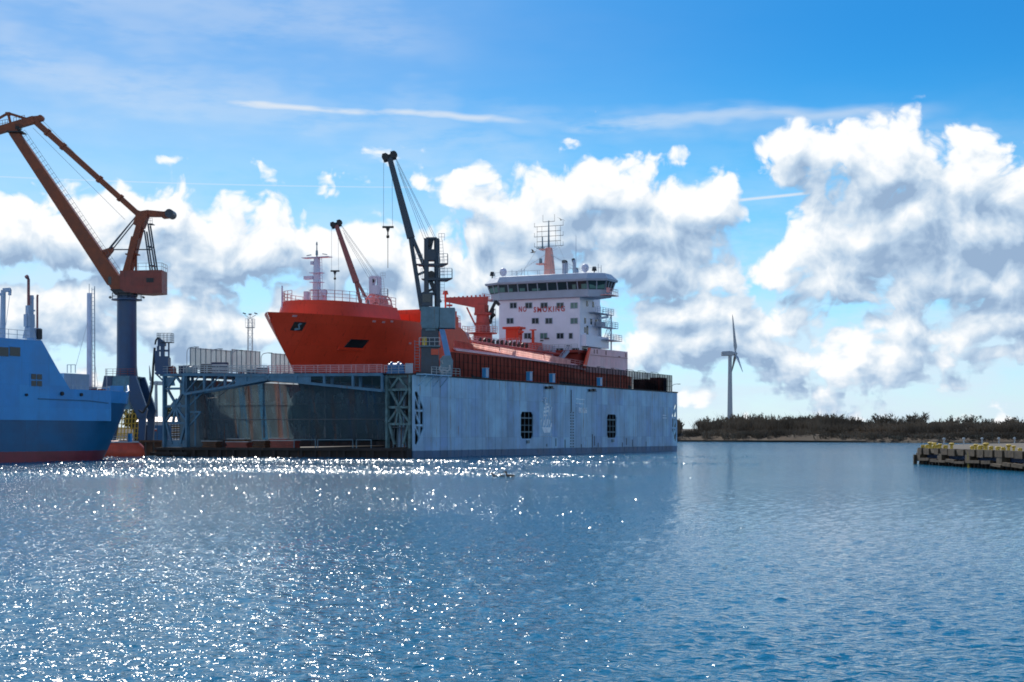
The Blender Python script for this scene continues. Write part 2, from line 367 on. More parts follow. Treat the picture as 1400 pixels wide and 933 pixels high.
M = dict(
    dock=paint('weathered_blue_steel', (0.28, 0.47, 0.65), .5, .2, .95, rust=(0.20, 0.13, 0.06), scale=.25, panel=(2.4, 5.7), zband=[(1.0, (0.05, 0.13, 0.24))]),
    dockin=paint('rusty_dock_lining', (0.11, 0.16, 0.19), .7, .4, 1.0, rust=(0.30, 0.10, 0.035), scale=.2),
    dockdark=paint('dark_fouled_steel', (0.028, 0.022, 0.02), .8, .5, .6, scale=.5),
    teal=paint('teal_steel', (0.10, 0.24, 0.32), .5, .3, .8, scale=.8),
    frame=paint('blue_frame_steel', (0.065, 0.175, 0.27), .5, .25, .6, scale=.7),
    rustframe=paint('rusted_teal_frame', (0.12, 0.21, 0.22), .7, .5, 1.0, rust=(0.12, .045, .02), scale=1.2),
    red=paint('red_hull_paint', (0.78, 0.062, 0.024), .38, .14, .6, rust=(.28, .02, .01), scale=.15, panel=(9.0, 3.1), spec=.3),
    antifoul=paint('antifouling', (0.045, 0.10, 0.11), .7, .3, .5, rust=(.10, .07, .05), scale=.3),
    darkred=paint('dark_red_deck', (0.26, 0.025, 0.015), .5, .3, .3, scale=.6),
    pink=paint('faded_pink_plating', (0.86, 0.50, 0.53), .5, .12, .3, rust=(.45, .2, .18), scale=.4, panel=(1.3, 1.4)),
    pinkrail=paint('pink_rail', (0.66, 0.30, 0.30), .5, .15),
    white=paint('white_ship_paint', (0.78, 0.76, 0.87), .4, .06, .12, rust=(.5, .42, .36), scale=.4),
    grey=paint('grey_blue_paint', (0.36, 0.42, 0.52), .45, .1, .1, scale=.5),
    lilac=paint('pale_mast_paint', (0.60, 0.60, 0.72), .45, .1, .1),
    black=paint('black_steel', (0.012, 0.013, 0.016), .5, .3),
    navy=paint('dark_crane_paint', (0.030, 0.050, 0.075), .45, .25, .4, rust=(.06, .035, .02), scale=1.0),
    cranegrey=paint('grey_green_crane_house', (0.13, 0.22, 0.27), .5, .2, .5, scale=1.0),
    craneblue=paint('blue_crane_panel', (0.10, 0.26, 0.52), .45, .15, .2),
    brick=paint('red_brown_crane_paint', (0.27, 0.085, 0.08), .5, .2, .3, scale=.9),
    orange=paint('rust_orange_crane_paint', (0.25, 0.055, 0.016), .55, .25, .6, rust=(.10, .03, .015), scale=.8),
    cabred=paint('dull_red_crane_house', (0.24, 0.045, 0.03), .5, .25, .8, rust=(.08, .02, .012), scale=1.0),
    colblue=paint('deep_blue_column', (0.012, 0.060, 0.150), .4, .2, .3, rust=(.03, .03, .03), scale=.4),
    shipblue=paint('light_blue_hull', (0.045, 0.31, 0.66), .4, .12, .25, rust=(.03, .12, .25), scale=.3, panel=(5.0, 2.6)),
    shipdeep=paint('deep_blue_hull', (0.004, 0.115, 0.25), .4, .18, .35, rust=(.02, .05, .08), scale=.3, panel=(5.5, 1.4), zband=[(1.25, (0.24, 0.035, 0.045))]),
    glassd=glass('dark_window_glass'), glassg=glass('green_window_glass', (0.10, 0.22, 0.20)),
    sheet=net('clouded_sheeting', (0.50, 0.55, 0.56), .38), netm=net('dark_net', (0.012, 0.007, 0.009), .27), canvas=net('pale_backlit_canvas', (0.98, 0.80, 0.74), .04, 0.0, .92), mastpink=paint('warm_mast_paint', (0.80, 0.36, 0.30), .5, .15), hosered=paint('faded_red_machinery', (0.48, 0.065, 0.05), .5, .2, .3), curtain=net('teal_net_curtain', (0.13, 0.19, 0.215), .40, True),
    letter=paint('red_letter_paint', (0.50, 0.02, 0.02), .5, .1), markw=paint('worn_white_marking', (0.80, 0.86, 0.93), .6, .2, .35, rust=(.3, .42, .6)),
    cable=paint('steel_cable', (0.10, 0.11, 0.12), .5, .1), galv=paint('galvanised_steel', (0.42, 0.45, 0.47), .45, .15),
    concrete=paint('weathered_concrete', (0.085, 0.065, 0.042), .85, .5, 1.0, rust=(.07, .045, .025), scale=1.4, bump=.6, zband=[(.42, (.03, .032, .025))]),
    timber=paint('old_timber', (0.07, 0.048, 0.028), .85, .6, .9, rust=(.05, .03, .018), scale=2.0, bump=.6),
    pile=paint('rusty_sheet_pile', (0.10, 0.045, 0.022), .8, .5, .8, rust=(.20, .08, .03), scale=.8),
    yellow=paint('worn_yellow_paint', (0.62, 0.42, 0.05), .6, .3, .6, rust=(.22, .15, .05), scale=2.5),
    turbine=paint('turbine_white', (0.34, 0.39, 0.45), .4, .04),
    buoy=paint('orange_red_float', (0.62, 0.075, 0.03), .45, .2, .3),
    blueplast=paint('blue_machine_paint', (0.03, 0.16, 0.36), .4, .2, .3),
    navybox=paint('navy_container', (0.012, 0.035, 0.10), .5, .2, .3), brownbox=paint('brown_container', (0.06, 0.035, 0.03), .6, .3, .4),
    stripew=paint('striped_white', (0.6, 0.58, 0.6), .6, .1), stripen=paint('striped_navy', (0.05, 0.06, 0.12), .6, .1),
    mesh_red=paint('hose_red', (0.5, 0.05, 0.03), .5, .2),
    bark=paint('bare_twigs', (0.16, 0.135, 0.10), .9, .4, scale=.1), scrub=paint('dark_scrub', (0.14, 0.108, 0.076), .95, .5, scale=.05),
    grass=paint('dry_bank_grass', (0.045, 0.027, 0.013), .95, .5, scale=.06, bump=.5), soil=paint('dark_bank_soil', (0.045, 0.038, 0.028), .95, .5, scale=.05),
    leaf=paint('spring_leaf', (0.07, 0.075, 0.03), .8, .4, scale=.5), quaytop=paint('quay_paving', (0.22, 0.20, 0.18), .9, .3, scale=.3),
    bird=paint('dark_plumage', (0.03, 0.025, 0.02), .8, .2), gull=paint('gull_plumage', (0.25, 0.25, 0.27), .8, .2),
)

# ------------------------------------------------------------------ water
def water_material(facet=False):
    m = bpy.data.materials.new('sun_glint_facets' if facet else 'harbour_water'); m.use_nodes = True  # facet version is for the added sun glints
    t = NT(m.node_tree); t.n.clear()
    o = t.new('ShaderNodeOutputMaterial'); b = t.new('ShaderNodeBsdfPrincipled')
    P = t.new('ShaderNodeTexCoord').outputs['Object']
    b.inputs['Base Color'].default_value = (0.004, 0.104, 0.185, 1); b.inputs['Roughness'].default_value = 0.085
    b.inputs['IOR'].default_value = 1.333
    # ripples: choppy small waves, weaker inside the calm lanes between gusts
    calm = t.ss(t.noise(t.v('MULTIPLY', P, (0.006, 0.030, 1)), 1.0, 4, 0.6, dim='2D'), 0.38, 0.58, 0.70, 1.0)
    wx, wy, wz = t.sep(P)          # a gust lane lies along the dock mouth
    calm = t.m('ADD', calm, t.m('MULTIPLY', t.m('MULTIPLY', t.ss(wy, 95, 150), t.ss(wy, 300, 240)), t.ss(wx, 45, -5, 0.0, 0.8)))
    calm = t.m('MULTIPLY', calm, t.ss(wy, 20, 90, 0.53, 1.0))     # the lee of the near quay
    r1 = t.noise(t.v('MULTIPLY', P, (1.0, 1.45, 1)), 3.4, 2, 0.55, dist=.3, dim='2D')
    r2 = t.noise(t.v('MULTIPLY', P, (1.0, 1.3, 1)), 8.0, 1, 0.5, dim='2D')
    h = t.m('ADD', t.m('MULTIPLY', r1, 0.120), t.m('MULTIPLY', r2, 0.018))
    bp = t.new('ShaderNodeBump'); t.put(bp.inputs['Height'], t.m('MULTIPLY', h, calm)); bp.inputs['Strength'].default_value = 1.0; bp.inputs['Distance'].default_value = 1.0
    if facet: b.inputs['Roughness'].default_value = 0.14
    else: t.put(b.inputs['Normal'], bp.outputs[0])
    t.put(o.inputs[0], b.outputs[0])
    return m
def water():
    import numpy as np
    rng = np.random.default_rng(3)
    r = [2.0, 8.0, 13.0]; x = 15.0
    while x < 330: r.append(x); x += max(0.09, x * x * 0.00020)
    r += [330, 380, 450, 550, 700, 1000, 1600, 3000, 6000, 14000]
    r = np.array(r)
    th = np.concatenate([np.arange(-180, -26, 7.0), np.arange(-25, 25.01, 0.11), np.arange(32, 180, 7.0)]) * math.pi / 180
    Rr, T = np.meshgrid(r, th, indexing='ij')
    X = Rr * np.sin(T); Y = Rr * np.cos(T); Hh = np.zeros_like(X)
    for i in range(70):
        L = 0.30 * (1.0 / 0.30) ** rng.random(); a = rng.normal(-0.9, 0.75); k = 2 * math.pi / L
        amp = 0.018 * L / 2 / math.pi * (0.8 + .6 * rng.random())
        ph = k * (X * math.cos(a) + Y * math.sin(a)) + rng.random() * 6.28
        Hh += amp * np.sin(ph + .35 * np.sin(ph))
    Hh *= np.clip((130 - Rr) / 90, 0, 1)
    nr, nt = X.shape
    vs = np.stack([X, Y, Hh], -1).reshape(-1, 3)
    idx = np.arange(nr * nt).reshape(nr, nt)
    q = np.stack([idx[:-1, :-1], idx[:-1, 1:], idx[1:, 1:], idx[1:, :-1]], -1).reshape(-1, 4)
    w = np.stack([idx[:-1, -1], idx[:-1, 0], idx[1:, 0], idx[1:, -1]], -1).reshape(-1, 4)
    faces = np.concatenate([q, w]).tolist() + [idx[0, ::-1].tolist()]; nbase = len(faces)
    # small facets added for sun glints, slopes scattered round the tilt that mirrors it
    fv = []; N = 150000
    b = np.radians(rng.uniform(-19, 9, N)); u = rng.random(N); far = rng.random(N) < .72
    dd = np.where(far, 1 / (1 / 236 + u * (1 / 118 - 1 / 236)), 1 / (1 / 150 + u * (1 / 26 - 1 / 150)))
    gust = np.sin(dd * .11 + 2 * np.sin(b * 9)) + np.sin(dd * .31 + b * 31) * .7 + rng.normal(0, .8, N)  # patches where the added glints gather
    bd = np.degrees(b); keep = gust > np.where(far, .45, np.where(dd > 52, .65, 1.5)) + np.clip((bd - 1) / 5, 0, 1.5) + np.clip((190 - dd) / 90, 0, .9) * np.where(far, np.clip((bd + 14) / 5, .2, 1), .4); b, dd, far = b[keep], dd[keep], far[keep]; n_ = len(b)
    px, py = dd * np.sin(b), dd * np.cos(b)
    sx, sy = rng.normal(.10, .16, n_), rng.normal(.34, .15, n_)                # dz/dx, dz/dy
    hw = .004 + dd * .00019 * rng.uniform(.45, 1.3, n_); hl = hw * rng.uniform(.8, 1.8, n_)
    for k, (i, j) in enumerate(((-1, -1), (1, -1), (1, 1), (-1, 1))):
        fv.append(np.stack([px + i * hw, py + j * hl, .035 + np.maximum(0, sy * hl) + i * hw * sx + j * hl * sy], -1))
    fv = np.stack(fv, 1).reshape(-1, 3); base = len(vs)
    fq = (base + np.arange(n_ * 4).reshape(n_, 4)).tolist()
    me = bpy.data.meshes.new('water'); me.from_pydata(np.concatenate([vs, fv]).tolist(), [], faces + fq)
    me.polygons.foreach_set('use_smooth', [True] * len(me.polygons)); me.materials.append(water_material()); me.materials.append(water_material(True))
    me.polygons.foreach_set('material_index', [0] * nbase + [1] * n_)
    if sum(p.normal.z for p in list(me.polygons)[:400]) < 0: me.flip_normals()
    o = bpy.data.objects.new('water', me); COL.objects.link(o); o['kind'] = 'structure'
water()

# ------------------------------------------------------------------ far shore
def fbm1(x, seed=0):
    return sum(math.sin(x * f + seed * 1.7 + f * 3.1) / a for f, a in ((0.021, 1), (0.053, 1.6), (0.13, 2.6), (0.31, 4), (0.77, 7))) / 2
SHORE = [(-900, 1000), (-300, 760), (-80, 720), (75, 704), (130, 640), (177, 541), (240, 480), (420, 430), (900, 420), (2500, 500)]
def shore_pt(k):       # k in 0..1 along the shore line
    L = [math.dist(a, b) for a, b in zip(SHORE, SHORE[1:])]; d = k * sum(L)
    for (a, b), l in zip(zip(SHORE, SHORE[1:]), L):
        if d <= l or b == SHORE[-1]:
            f = d / l; p = Vector((a[0] + (b[0] - a[0]) * f, a[1] + (b[1] - a[1]) * f, 0))
            n = Vector((-(b[1] - a[1]), b[0] - a[0], 0)).normalized()
            return p, n if n.y > 0 else -n
        d -= l
def bank():
    mb = MB(); N = 420; rows = []
    prof = [(0, -1.0, 1), (0.4, 0.7, 0), (3, 1.6, 0), (9, 3.0, 0), (16, 4.2, 0), (40, 5.5, 1), (120, 6.0, 1), (900, 6.5, 1), (6000, 7, 1)]
    for i in range(N + 1):
        p, n = shore_pt(i / N); w = fbm1(i * 9.0) * 3
        rows.append([p + n * (d + (w if 0 < d < 500 else 0) + fbm1(i * 23 + j * 5, j) * min(d, 12) * .12) + Z * (z * (1 + .22 * fbm1(i * 14 + j * 40, j)) if j > 1 else z) for j, (d, z, m) in enumerate(prof)])
    k = len(prof)
    for i in range(N):
        for j in range(k - 1):
            mb.mat(1 if (prof[j][2] or (j == 3 and fbm1(i * 17, 5) > .1)) else 0)
            mb.add([rows[i][j], rows[i + 1][j], rows[i + 1][j + 1], rows[i][j + 1]], [(0, 1, 2, 3)])
    o = mb.build('far_shore', [M['grass'], M['soil']]); o['kind'] = 'structure'
bank()
def twig_tree(mb, base, h, spread, rnd, n=9, thick=.16, fine=5):
    """bare broad tree: trunk, forking limbs and fans of fine twigs"""
    top = base + Z * h * .32
    mb.tube(base, top, thick * 1.2, thick * .8, 5)
    for i in range(n):
        a = 6.283 * (i + rnd.random()) / n; e = .35 + .65 * rnd.random()
        d = Vector((math.cos(a) * spread * (1.05 - .6 * (e - .35)), math.sin(a) * spread * .8, h * .66 * e))
        st = base + Z * h * (.16 + .16 * rnd.random()); mid = st + d * .55 + Z * h * .05; en = st + d
        mb.tube(st, mid, thick * .6, thick * .4, 4); mb.tube(mid, en, thick * .4, thick * .15, 3)
        for j in range(fine * 2):
            s0 = (st + d * .25).lerp(en, rnd.random()); v = (d.normalized() * .5 + Vector((rnd.uniform(-1, 1), rnd.uniform(-1, 1), rnd.uniform(.1, 1)))) * spread * .33
            mb.add([s0, s0 + v, s0 + v * .6 + Vector((.28, .1, .12)) * (h / 7)], [(0, 1, 2)])
            mb.add([s0 + v * .3, s0 + v * .7 + Vector((rnd.uniform(-.9, .9), rnd.uniform(-.5, .5), rnd.uniform(.1, .9))) * spread * .28, s0 + v * .5], [(0, 1, 2)])
def interp(tab, z):
    for (z0, a), (z1, b) in zip(tab, tab[1:]):
        if z0 >= z >= z1: return a + (b - a) * (z0 - z) / (z0 - z1)
    return tab[0][1] if z > tab[0][0] else tab[-1][1]
def thicket():
    """the leafless scrub that covers the far shore: one mass of twig fans and stems"""
    rnd = random.Random(11); mb = MB()
    LEN = 3500.0
    def scrub(p, h, w, k):
        for i in range(k):
            b = p + Vector((rnd.gauss(0, w * .4), rnd.gauss(0, w * .4), -.4)); d = Vector((rnd.gauss(0, .28), rnd.gauss(0, .28), 1)) * h * rnd.uniform(.55, 1.0)
            e = b + d; sd = Vector((rnd.uniform(.10, .32), rnd.uniform(-.1, .1), 0))
            mb.add([b - sd, b + sd, e], [(0, 1, 2)])
            m = b.lerp(e, .45)
            for j in range(2):
                q = m + Vector((rnd.gauss(0, w * .32), rnd.gauss(0, w * .2), h * rnd.uniform(.15, .42)))
                mb.add([m, q, q + Vector((rnd.uniform(.25, .6), 0, rnd.uniform(-.5, .2)))], [(0, 1, 2)])
    HT = [(800, 9.4), (720, 9.0), (660, 6.8), (600, 4.8), (540, 3.6), (0, 2.8)]
    for i in range(3300):
        kk = .240 + .172 * rnd.random(); p, n = shore_pt(kk)
        dd = rnd.choice((5, 8, 11, 14, 18, 24, 34)) + rnd.uniform(-3, 4)
        x = kk * LEN; g = p + n * dd
        hh = interp(HT, g.length) * (1 + .30 * fbm1(x * 2.2, 2) + .14 * fbm1(x * 7.1, 4)) * (1.0 if dd > 12 else .5) * rnd.uniform(.72, 1.08)
        scrub(g + Z * (1.6 + min(dd, 30) * .09), max(1.2, hh), 2.4, 11)
    # dim interior of the wood
    for i in range(900):
        kk = .240 + .172 * i / 900; p, n = shore_pt(kk)
        a = p + n * (36 + 5 * fbm1(i * 30)) + Z * 3.5; b = a + Vector((3.2, -.4, 0)); hh = interp(HT, a.length) * .62 * (1 + .15 * fbm1(kk * LEN * 2.2, 2))
        mb.add([a, b, b + Z * hh * rnd.uniform(.85, 1.2) + Vector((-.8, 3, 0)), a + Z * hh * rnd.uniform(.85, 1.2) + Vector((.8, 3, 0))], [(0, 1, 2, 3)])
    o = mb.build('bare_thicket', M['scrub'], angle=None)
    tag(o, 'dark leafless scrub wood covering the far shore', 'scrub', kind='stuff')
thicket()
TREES = [ # image bearing, metres away, height, spread, words
 (962, 735, 10.5, 3.4, 'low bare tree left of the wind turbine, nearest the end of the dock'),
 (1034, 742, 13.0, 3.8, 'bare tree with open twigs standing tallest just right of the wind turbine'),
 (1078, 735, 12.0, 3.6, 'broad bare tree second right of the wind turbine on the skyline'),
 (1100, 725, 11.5, 3.2, 'bare tree leaning beside the broad one midway along the far wood'),
 (1146, 700, 11.0, 3.4, 'pointed bare tree on the skyline left of the paler domed trees'),
 (1160, 690, 10.4, 3.2, 'dark squat bare tree beside the pointed one'),
 (1203, 672, 11.6, 5.0, 'widest pale domed bare tree left of the pier tip on the skyline'),
 (1226, 668, 10.6, 3.6, 'dark bushy bare tree against the right side of the pale dome'),
 (1255, 655, 11.2, 5.6, 'large smooth domed bare tree on the skyline above the pier tip'),
 (1304, 640, 10.8, 3.0, 'small flat topped tree standing above the right half of the wood'),
 (1326, 630, 10.2, 3.6, 'loose twiggy bare tree right of the flat topped tree'),
 (1352, 618, 9.4, 3.2, 'thin bare tree near the right end of the far wood'),
 (1380, 606, 9.0, 3.0, 'low bare tree at the far right end of the skyline'),
]
for i, (px, dist, h, sp, lab) in enumerate(TREES):
    rnd = random.Random(40 + i); x = (px - 700) / FPX * dist
    r = thing('bare_tree', lab, 'tree', (x, dist, 4.2), 0, 'leafless trees on the far shore')
    trunk = MB(); crown = MB(); tr = Vector((0, 0, -1.2))
    trunk.tube(tr, tr + Z * h * .5, .22, .1, 6); trunk.build('trunk', M['bark'], r)
    for k in range(3): twig_tree(crown, tr + Vector((rnd.uniform(-1, 1) * sp * .35, rnd.uniform(-1, 1), 0)), h * rnd.uniform(.82, 1.0) * .86, sp * .95, rnd, 11, .14, 7)
    crown.build('crown', M['bark'], r, angle=None)

# ------------------------------------------------------------------ wind turbines
def turbine(name, label, loc, hub, blade, dia, yaw, k=1.0, phase=92, group='wind turbines'):
    r = thing(name, label, 'wind turbine', loc, yaw, group)
    MB().lathe((0, 0, 0), [(dia / 2, 0), (dia / 2, 1), (dia * .31, hub - 1.4 * k), (dia * .31, hub - 1.0 * k)], 20).build('tower', M['turbine'], r)
    n = MB(); ring = lambda x, w, z0, z1: [Vector((x, a * w, z)) for a, z in ((-1, z0 + .3 * k), (-.8, z0), (.8, z0), (1, z0 + .3 * k), (1, z1 - .4 * k), (.7, z1), (-.7, z1), (-1, z1 - .4 * k))]
    n.loft([ring(-5.0 * k, .9 * k, hub - .7 * k, hub + 1.2 * k), ring(-4.7 * k, 1.2 * k, hub - 1.0 * k, hub + 1.5 * k), ring(0, 1.35 * k, hub - 1.1 * k, hub + 1.8 * k), ring(2.0 * k, 1.1 * k, hub - .8 * k, hub + 1.4 * k)])
    n.build('nacelle', M['turbine'], r)
    hb = MB(); hb.loft([[Vector((x * k, math.cos(a * .628) * q * k, hub + .3 * k + math.sin(a * .628) * q * k)) for a in range(10)] for x, q in ((2.0, 1.0), (2.8, 1.15), (3.6, .9), (4.2, .35), (4.35, .05))]); hb.build('hub', M['turbine'], r)
    for b in range(3):
        m = MB(); an = R(phase + 120 * b)
        d = Vector((-0.08 * math.sin(an) if k == 1.0 else .03, math.cos(an), math.sin(an))); c = Vector((3.1 * k, 0, hub + .3 * k)); side = Vector((.95, -math.sin(an) * .3, math.cos(an) * .3)).normalized(); nn = d.cross(side).normalized()
        rings = []
        for f, ch, th in ((.02, .9, .8), (.08, 1.0, .7), (.18, 2.0, .42), (.4, 1.45, .28), (.7, .95, .16), (.93, .5, .08), (1, .12, .04)):
            p = c + d * blade * f; ch *= k; th *= k
            rings.append([p - side * ch * .35, p - side * ch * .1 + nn * th * .5, p + side * ch * .3 + nn * th * .25, p + side * ch * .65, p + side * ch * .3 - nn * th * .25, p - side * ch * .1 - nn * th * .5])
        m.loft(rings); m.build('blade', M['turbine'], r)
    return r
turbine('wind_turbine', 'tall white wind turbine standing behind the far scrub wood', (125.4, 900, 5), 44.4, 22.5, 3.3, R(1.5), 1.0, 91)
turbine('wind_turbine', 'small distant white wind turbine seen between the left crane and the dock tower', (-455, 2000, 4), 64, 26, 5.6, R(185), 1.9, 60)

# ------------------------------------------------------------------ right-hand pier
PA, PB, PC, PD, PE = Vector((44.8, 173, 0)), Vector((45.9, 96, 0)), Vector((62.6, 232, 0)), Vector((150, 380, 0)), Vector((150, 96, 0))
pier = thing('concrete_pier', 'old weathered concrete pier with dark recesses and rotten timber fendering', 'pier', PA)
def pl(p): return Vector(p) - PA
mb = MB(); zt = 1.72
mb.prism([pl(p) + Z * (zt - .45) for p in (PA, PB, PE, PD, PC)], Z * .45); mb.build('deck', M['concrete'], pier)
mb = MB()
for i in range(64):                      # piles below the quay face
    y = 172.6 - i * 1.2; x = 44.8 + (173 - y) * .0143
    mb.tube(pl((x + .35, y, -2)), pl((x + .35, y, .75)), .17, .15, 7)
for i in range(28):
    p = PA.lerp(PC, (i + .3) / 28); mb.tube(pl(p) + Vector((.3, -.1, -2)), pl(p) + Vector((.3, -.1, .75)), .17, .15, 7)
pieces(mb, 'pile', M['dockdark'], pier)
rnd = random.Random(5)
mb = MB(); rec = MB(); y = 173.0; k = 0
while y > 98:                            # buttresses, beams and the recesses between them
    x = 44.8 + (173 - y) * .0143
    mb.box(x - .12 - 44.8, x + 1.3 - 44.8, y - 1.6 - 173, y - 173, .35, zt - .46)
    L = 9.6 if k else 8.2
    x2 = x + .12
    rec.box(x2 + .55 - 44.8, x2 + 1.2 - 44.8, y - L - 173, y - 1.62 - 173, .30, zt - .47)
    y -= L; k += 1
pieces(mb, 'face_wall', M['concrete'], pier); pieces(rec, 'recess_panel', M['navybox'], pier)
mb = MB(); y = 171.0
while y > 98:                            # broken fender beams along the foot of the wall
    L = rnd.uniform(2.2, 4.6); x = 44.8 + (173 - y) * .0143; dz = rnd.uniform(-.10, .10)
    mb.bar(pl((x - .18, y, .52 + dz)), pl((x - .18 + rnd.uniform(-.05, .1), y - L, .50 + dz + rnd.uniform(-.08, .08))), .34, .20 + rnd.uniform(0, .14))
    y -= L + rnd.uniform(0, .5)
mb.bar(pl((44.55, 172.9, -1)), pl((44.55, 172.9, 1.05)), .34); mb.bar(pl((45.1, 171.6, -1)), pl((45.1, 171.6, .62)), .3)
pieces(mb, 'fender_beam', M['timber'], pier)
mb = MB(); mb.tube(pl((45.02, 154.2, -1.5)), pl((45.02, 154.2, 1.5)), .13, .12, 8); mb.tube(pl((45.32, 133.0, -1.5)), pl((45.32, 133.0, 1.4)), .13, .12, 8); pieces(mb, 'fender_post', M['yellow'], pier)
mb = MB()
for i in range(26):
    y = 172.3 - i * 2.9 + rnd.uniform(-.6, .6); x = 44.86 + (173 - y) * .0143
    mb.box(x - .2 - 44.8, x + .55 - 44.8, y - rnd.uniform(1.2, 2.7) - 173, y - 173, zt - .5 + rnd.uniform(-.2, -.02), zt + rnd.uniform(.02, .10))
pieces(mb, 'coping_block', M['timber'], pier)
# mooring heads along the near edge
def mooring_head(label, loc, s, kind, rz):
    mb = MB()
    if kind == 0:
        mb.lathe((0, 0, 0), [(.20, 0), (.17, .12), (.15, .40), (.17, .48), (.29, .56), (.30, .66), (.18, .72), (0, .73)], 12)
    else:
        mb.lathe((0, 0, 0), [(.24, 0), (.22, .30), (.27, .36), (.20, .46), (0, .48)], 12); mb.path([(-.1, 0, .36), (-.34, 0, .42), (-.44, 0, .26), (-.42, 0, .05)], .09, 6)
    o = mb.build('mooring_bollard', M['yellow']); o.location = loc; o.scale = (s, s, s); o.rotation_euler = (0, 0, rz)
    return tag(o, label, 'bollard', 'yellow bollards along the pier edge')
HEADS = [(1262, 1), (1267.5, 1), (1272, 0), (1277, 0), (1281, 1), (1285.5, 0), (1293, 1), (1301, 0), (1329, 1), (1334, 0), (1340, 1), (1348, 0), (1355, 1), (1364, 1), (1371, 1), (1379, 0), (1386, 0), (1394, 1)]
ordn = ['first', 'second', 'third', 'fourth', 'fifth', 'sixth', 'seventh', 'eighth', 'ninth', 'tenth', 'eleventh', 'twelfth', 'thirteenth', 'fourteenth', 'fifteenth', 'sixteenth', 'seventeenth', 'eighteenth']
for i, (px, kind) in enumerate(HEADS):
    # stand on the near rim: the wall top line x = 45.2 + .0143 (173 - y)
    kx = (px - 700) / FPX; y = (45.25 + .0143 * 173 + (.0 if i < 8 else .55 + .02 * (i - 8))) / (kx + .0143)
    mooring_head('%s yellow mooring bollard from the pier tip, %s, on the near rim' % (ordn[i], 'with a side horn' if kind else 'mushroom headed'), ((px - 700) / FPX * y, y, zt), (.92 if i < 13 else .78) * rnd.uniform(.85, 1.12), kind, rnd.uniform(0, 6))
for i in range(12):
    p = PC.lerp(PD, .015 + i * .066); mb = MB().tube((0, 0, 0), (0, 0, .75), .13, .12, 8).lathe((0, 0, .75), [(.22, 0), (.25, .1), (.14, .3), (0, .32)], 10)
    o = mb.build('guard_post', M['galv']); o.location = p + Z * zt + Vector((.6, -.6, 0))
    tag(o, '%s pale capped post from the left along the pier\'s far edge' % ordn[i], 'post', 'pale posts along the pier far edge')

# ------------------------------------------------------------------ left quay behind the blue ship
quay = MB()
quay.prism([D(6, 47.0), D(6, 190), D(115, 190), D(115, 47.0)], Z * 2.3)
o = quay.build('quay', M['quaytop']); o['kind'] = 'structure'
mb = MB()
for i in range(60):
    t0 = 44.0 + i * .8; off = (0, .28)[i % 2]
    mb.bar(D(5.6 - off, t0, -2), D(5.6 - off, t0, 2.2), .5, .30)
for i in range(30): mb.bar(D(5.8 + i * .8, 46.7 - (.25 if i % 2 else 0), -2), D(5.8 + i * .8, 46.7 - (.25 if i % 2 else 0), 2.2), .5, .3)
mb.bar(D(5.3, 43.8, 2.2), D(5.3, 92, 2.2), .5, .35)
o = mb.build('sheet_pile_wall', M['pile']); tag(o, 'rusty brown sheet pile wall along the quay left of the dock', 'wall')
# small red float between the blue ship and the quay
fl = thing('mooring_float', 'orange red drum shaped float with a flat sloped end beside the blue bow', 'float', (-57.7, 232, 0), R(20))
m = MB(); ring = lambda x, r, c: [Vector((x, math.cos(a * .524) * r, c + math.sin(a * .524) * r * .98)) for a in range(12)]
m.loft([ring(-4.2, .5, -.3), ring(-3.9, 1.4, .2), ring(-2.2, 1.75, .6), ring(1.2, 1.8, .6), ring(2.3, 1.7, .55), ring(3.0, 1.2, .3), ring(3.2, .4, 0)]); m.build('body', M['buoy'], fl)
m = MB().rail([(-2.5, -.9, 2.25), (1.5, -.9, 2.3), (1.5, .9, 2.3)], .7, 2, 1.0, .04); m.box(-3.2, 2.2, -1.0, 1.0, 2.05, 2.28); m.build('deck_rail', M['galv'], fl)
# yard things on the quay
def box_on(name, label, cat, mat, loc, sx, sy, sz, rz, ribs=True, group=None, door=None):
    r = thing(name, label, cat, loc, rz, group); m = MB().box(-sx / 2, sx / 2, -sy / 2, sy / 2, .1, sz - .1)
    if ribs:
        for i in range(int(sx / .3)): m.box(-sx / 2 + .12 + i * .3, -sx / 2 + .26 + i * .3, -sy / 2 - .04, sy / 2 + .04, .15, sz - .15)
        for i in range(int(sy / .3)): m.box(-sx / 2 - .04, sx / 2 + .04, -sy / 2 + .12 + i * .3, -sy / 2 + .26 + i * .3, .15, sz - .15)
    m.build('container_shell', M[mat], r)
    f = MB()
    for a in (-1, 1):
        for b in (-1, 1):
            f.box(a * sx / 2 - .08, a * sx / 2 + .08, b * sy / 2 - .08, b * sy / 2 + .08, 0, sz)
    for z in (0.0, sz - .16):
        for a in (-1, 1): f.box(-sx / 2 + .081, sx / 2 - .081, a * sy / 2 - .07, a * sy / 2 + .07, z, z + .16); f.box(a * sx / 2 - .07, a * sx / 2 + .07, -sy / 2 + .081, sy / 2 - .081, z, z + .16)
    f.build('corner_frame', M[mat], r)
    return r
box_on('cargo_container', 'dark blue cargo container on the quay, left of the lighter one with a red mark', 'container', 'navybox', (-61.3, 262, 2.3), 2.6, 6, 2.5, R(0), group='blue containers on the quay')
c = box_on('cargo_container', 'blue cargo container carrying a small red and white mark', 'container', 'blueplast', (-58.8, 262, 2.3), 2.0, 6, 2.5, R(0), group='blue containers on the quay')
MB().box(-.35, .05, -3.1, -3.06, 1.5, 1.75).build('red_mark', M['mesh_red'], c); MB().box(-.4, .1, -3.1, -3.06, 1.76, 1.95).build('white_mark', M['white'], c)
sc = thing('scaffold_stack', 'rusty yellow scaffold frames stacked on the quay edge beside the blue bow', 'scaffold', (-63.0, 256, 2.3))
m = MB()
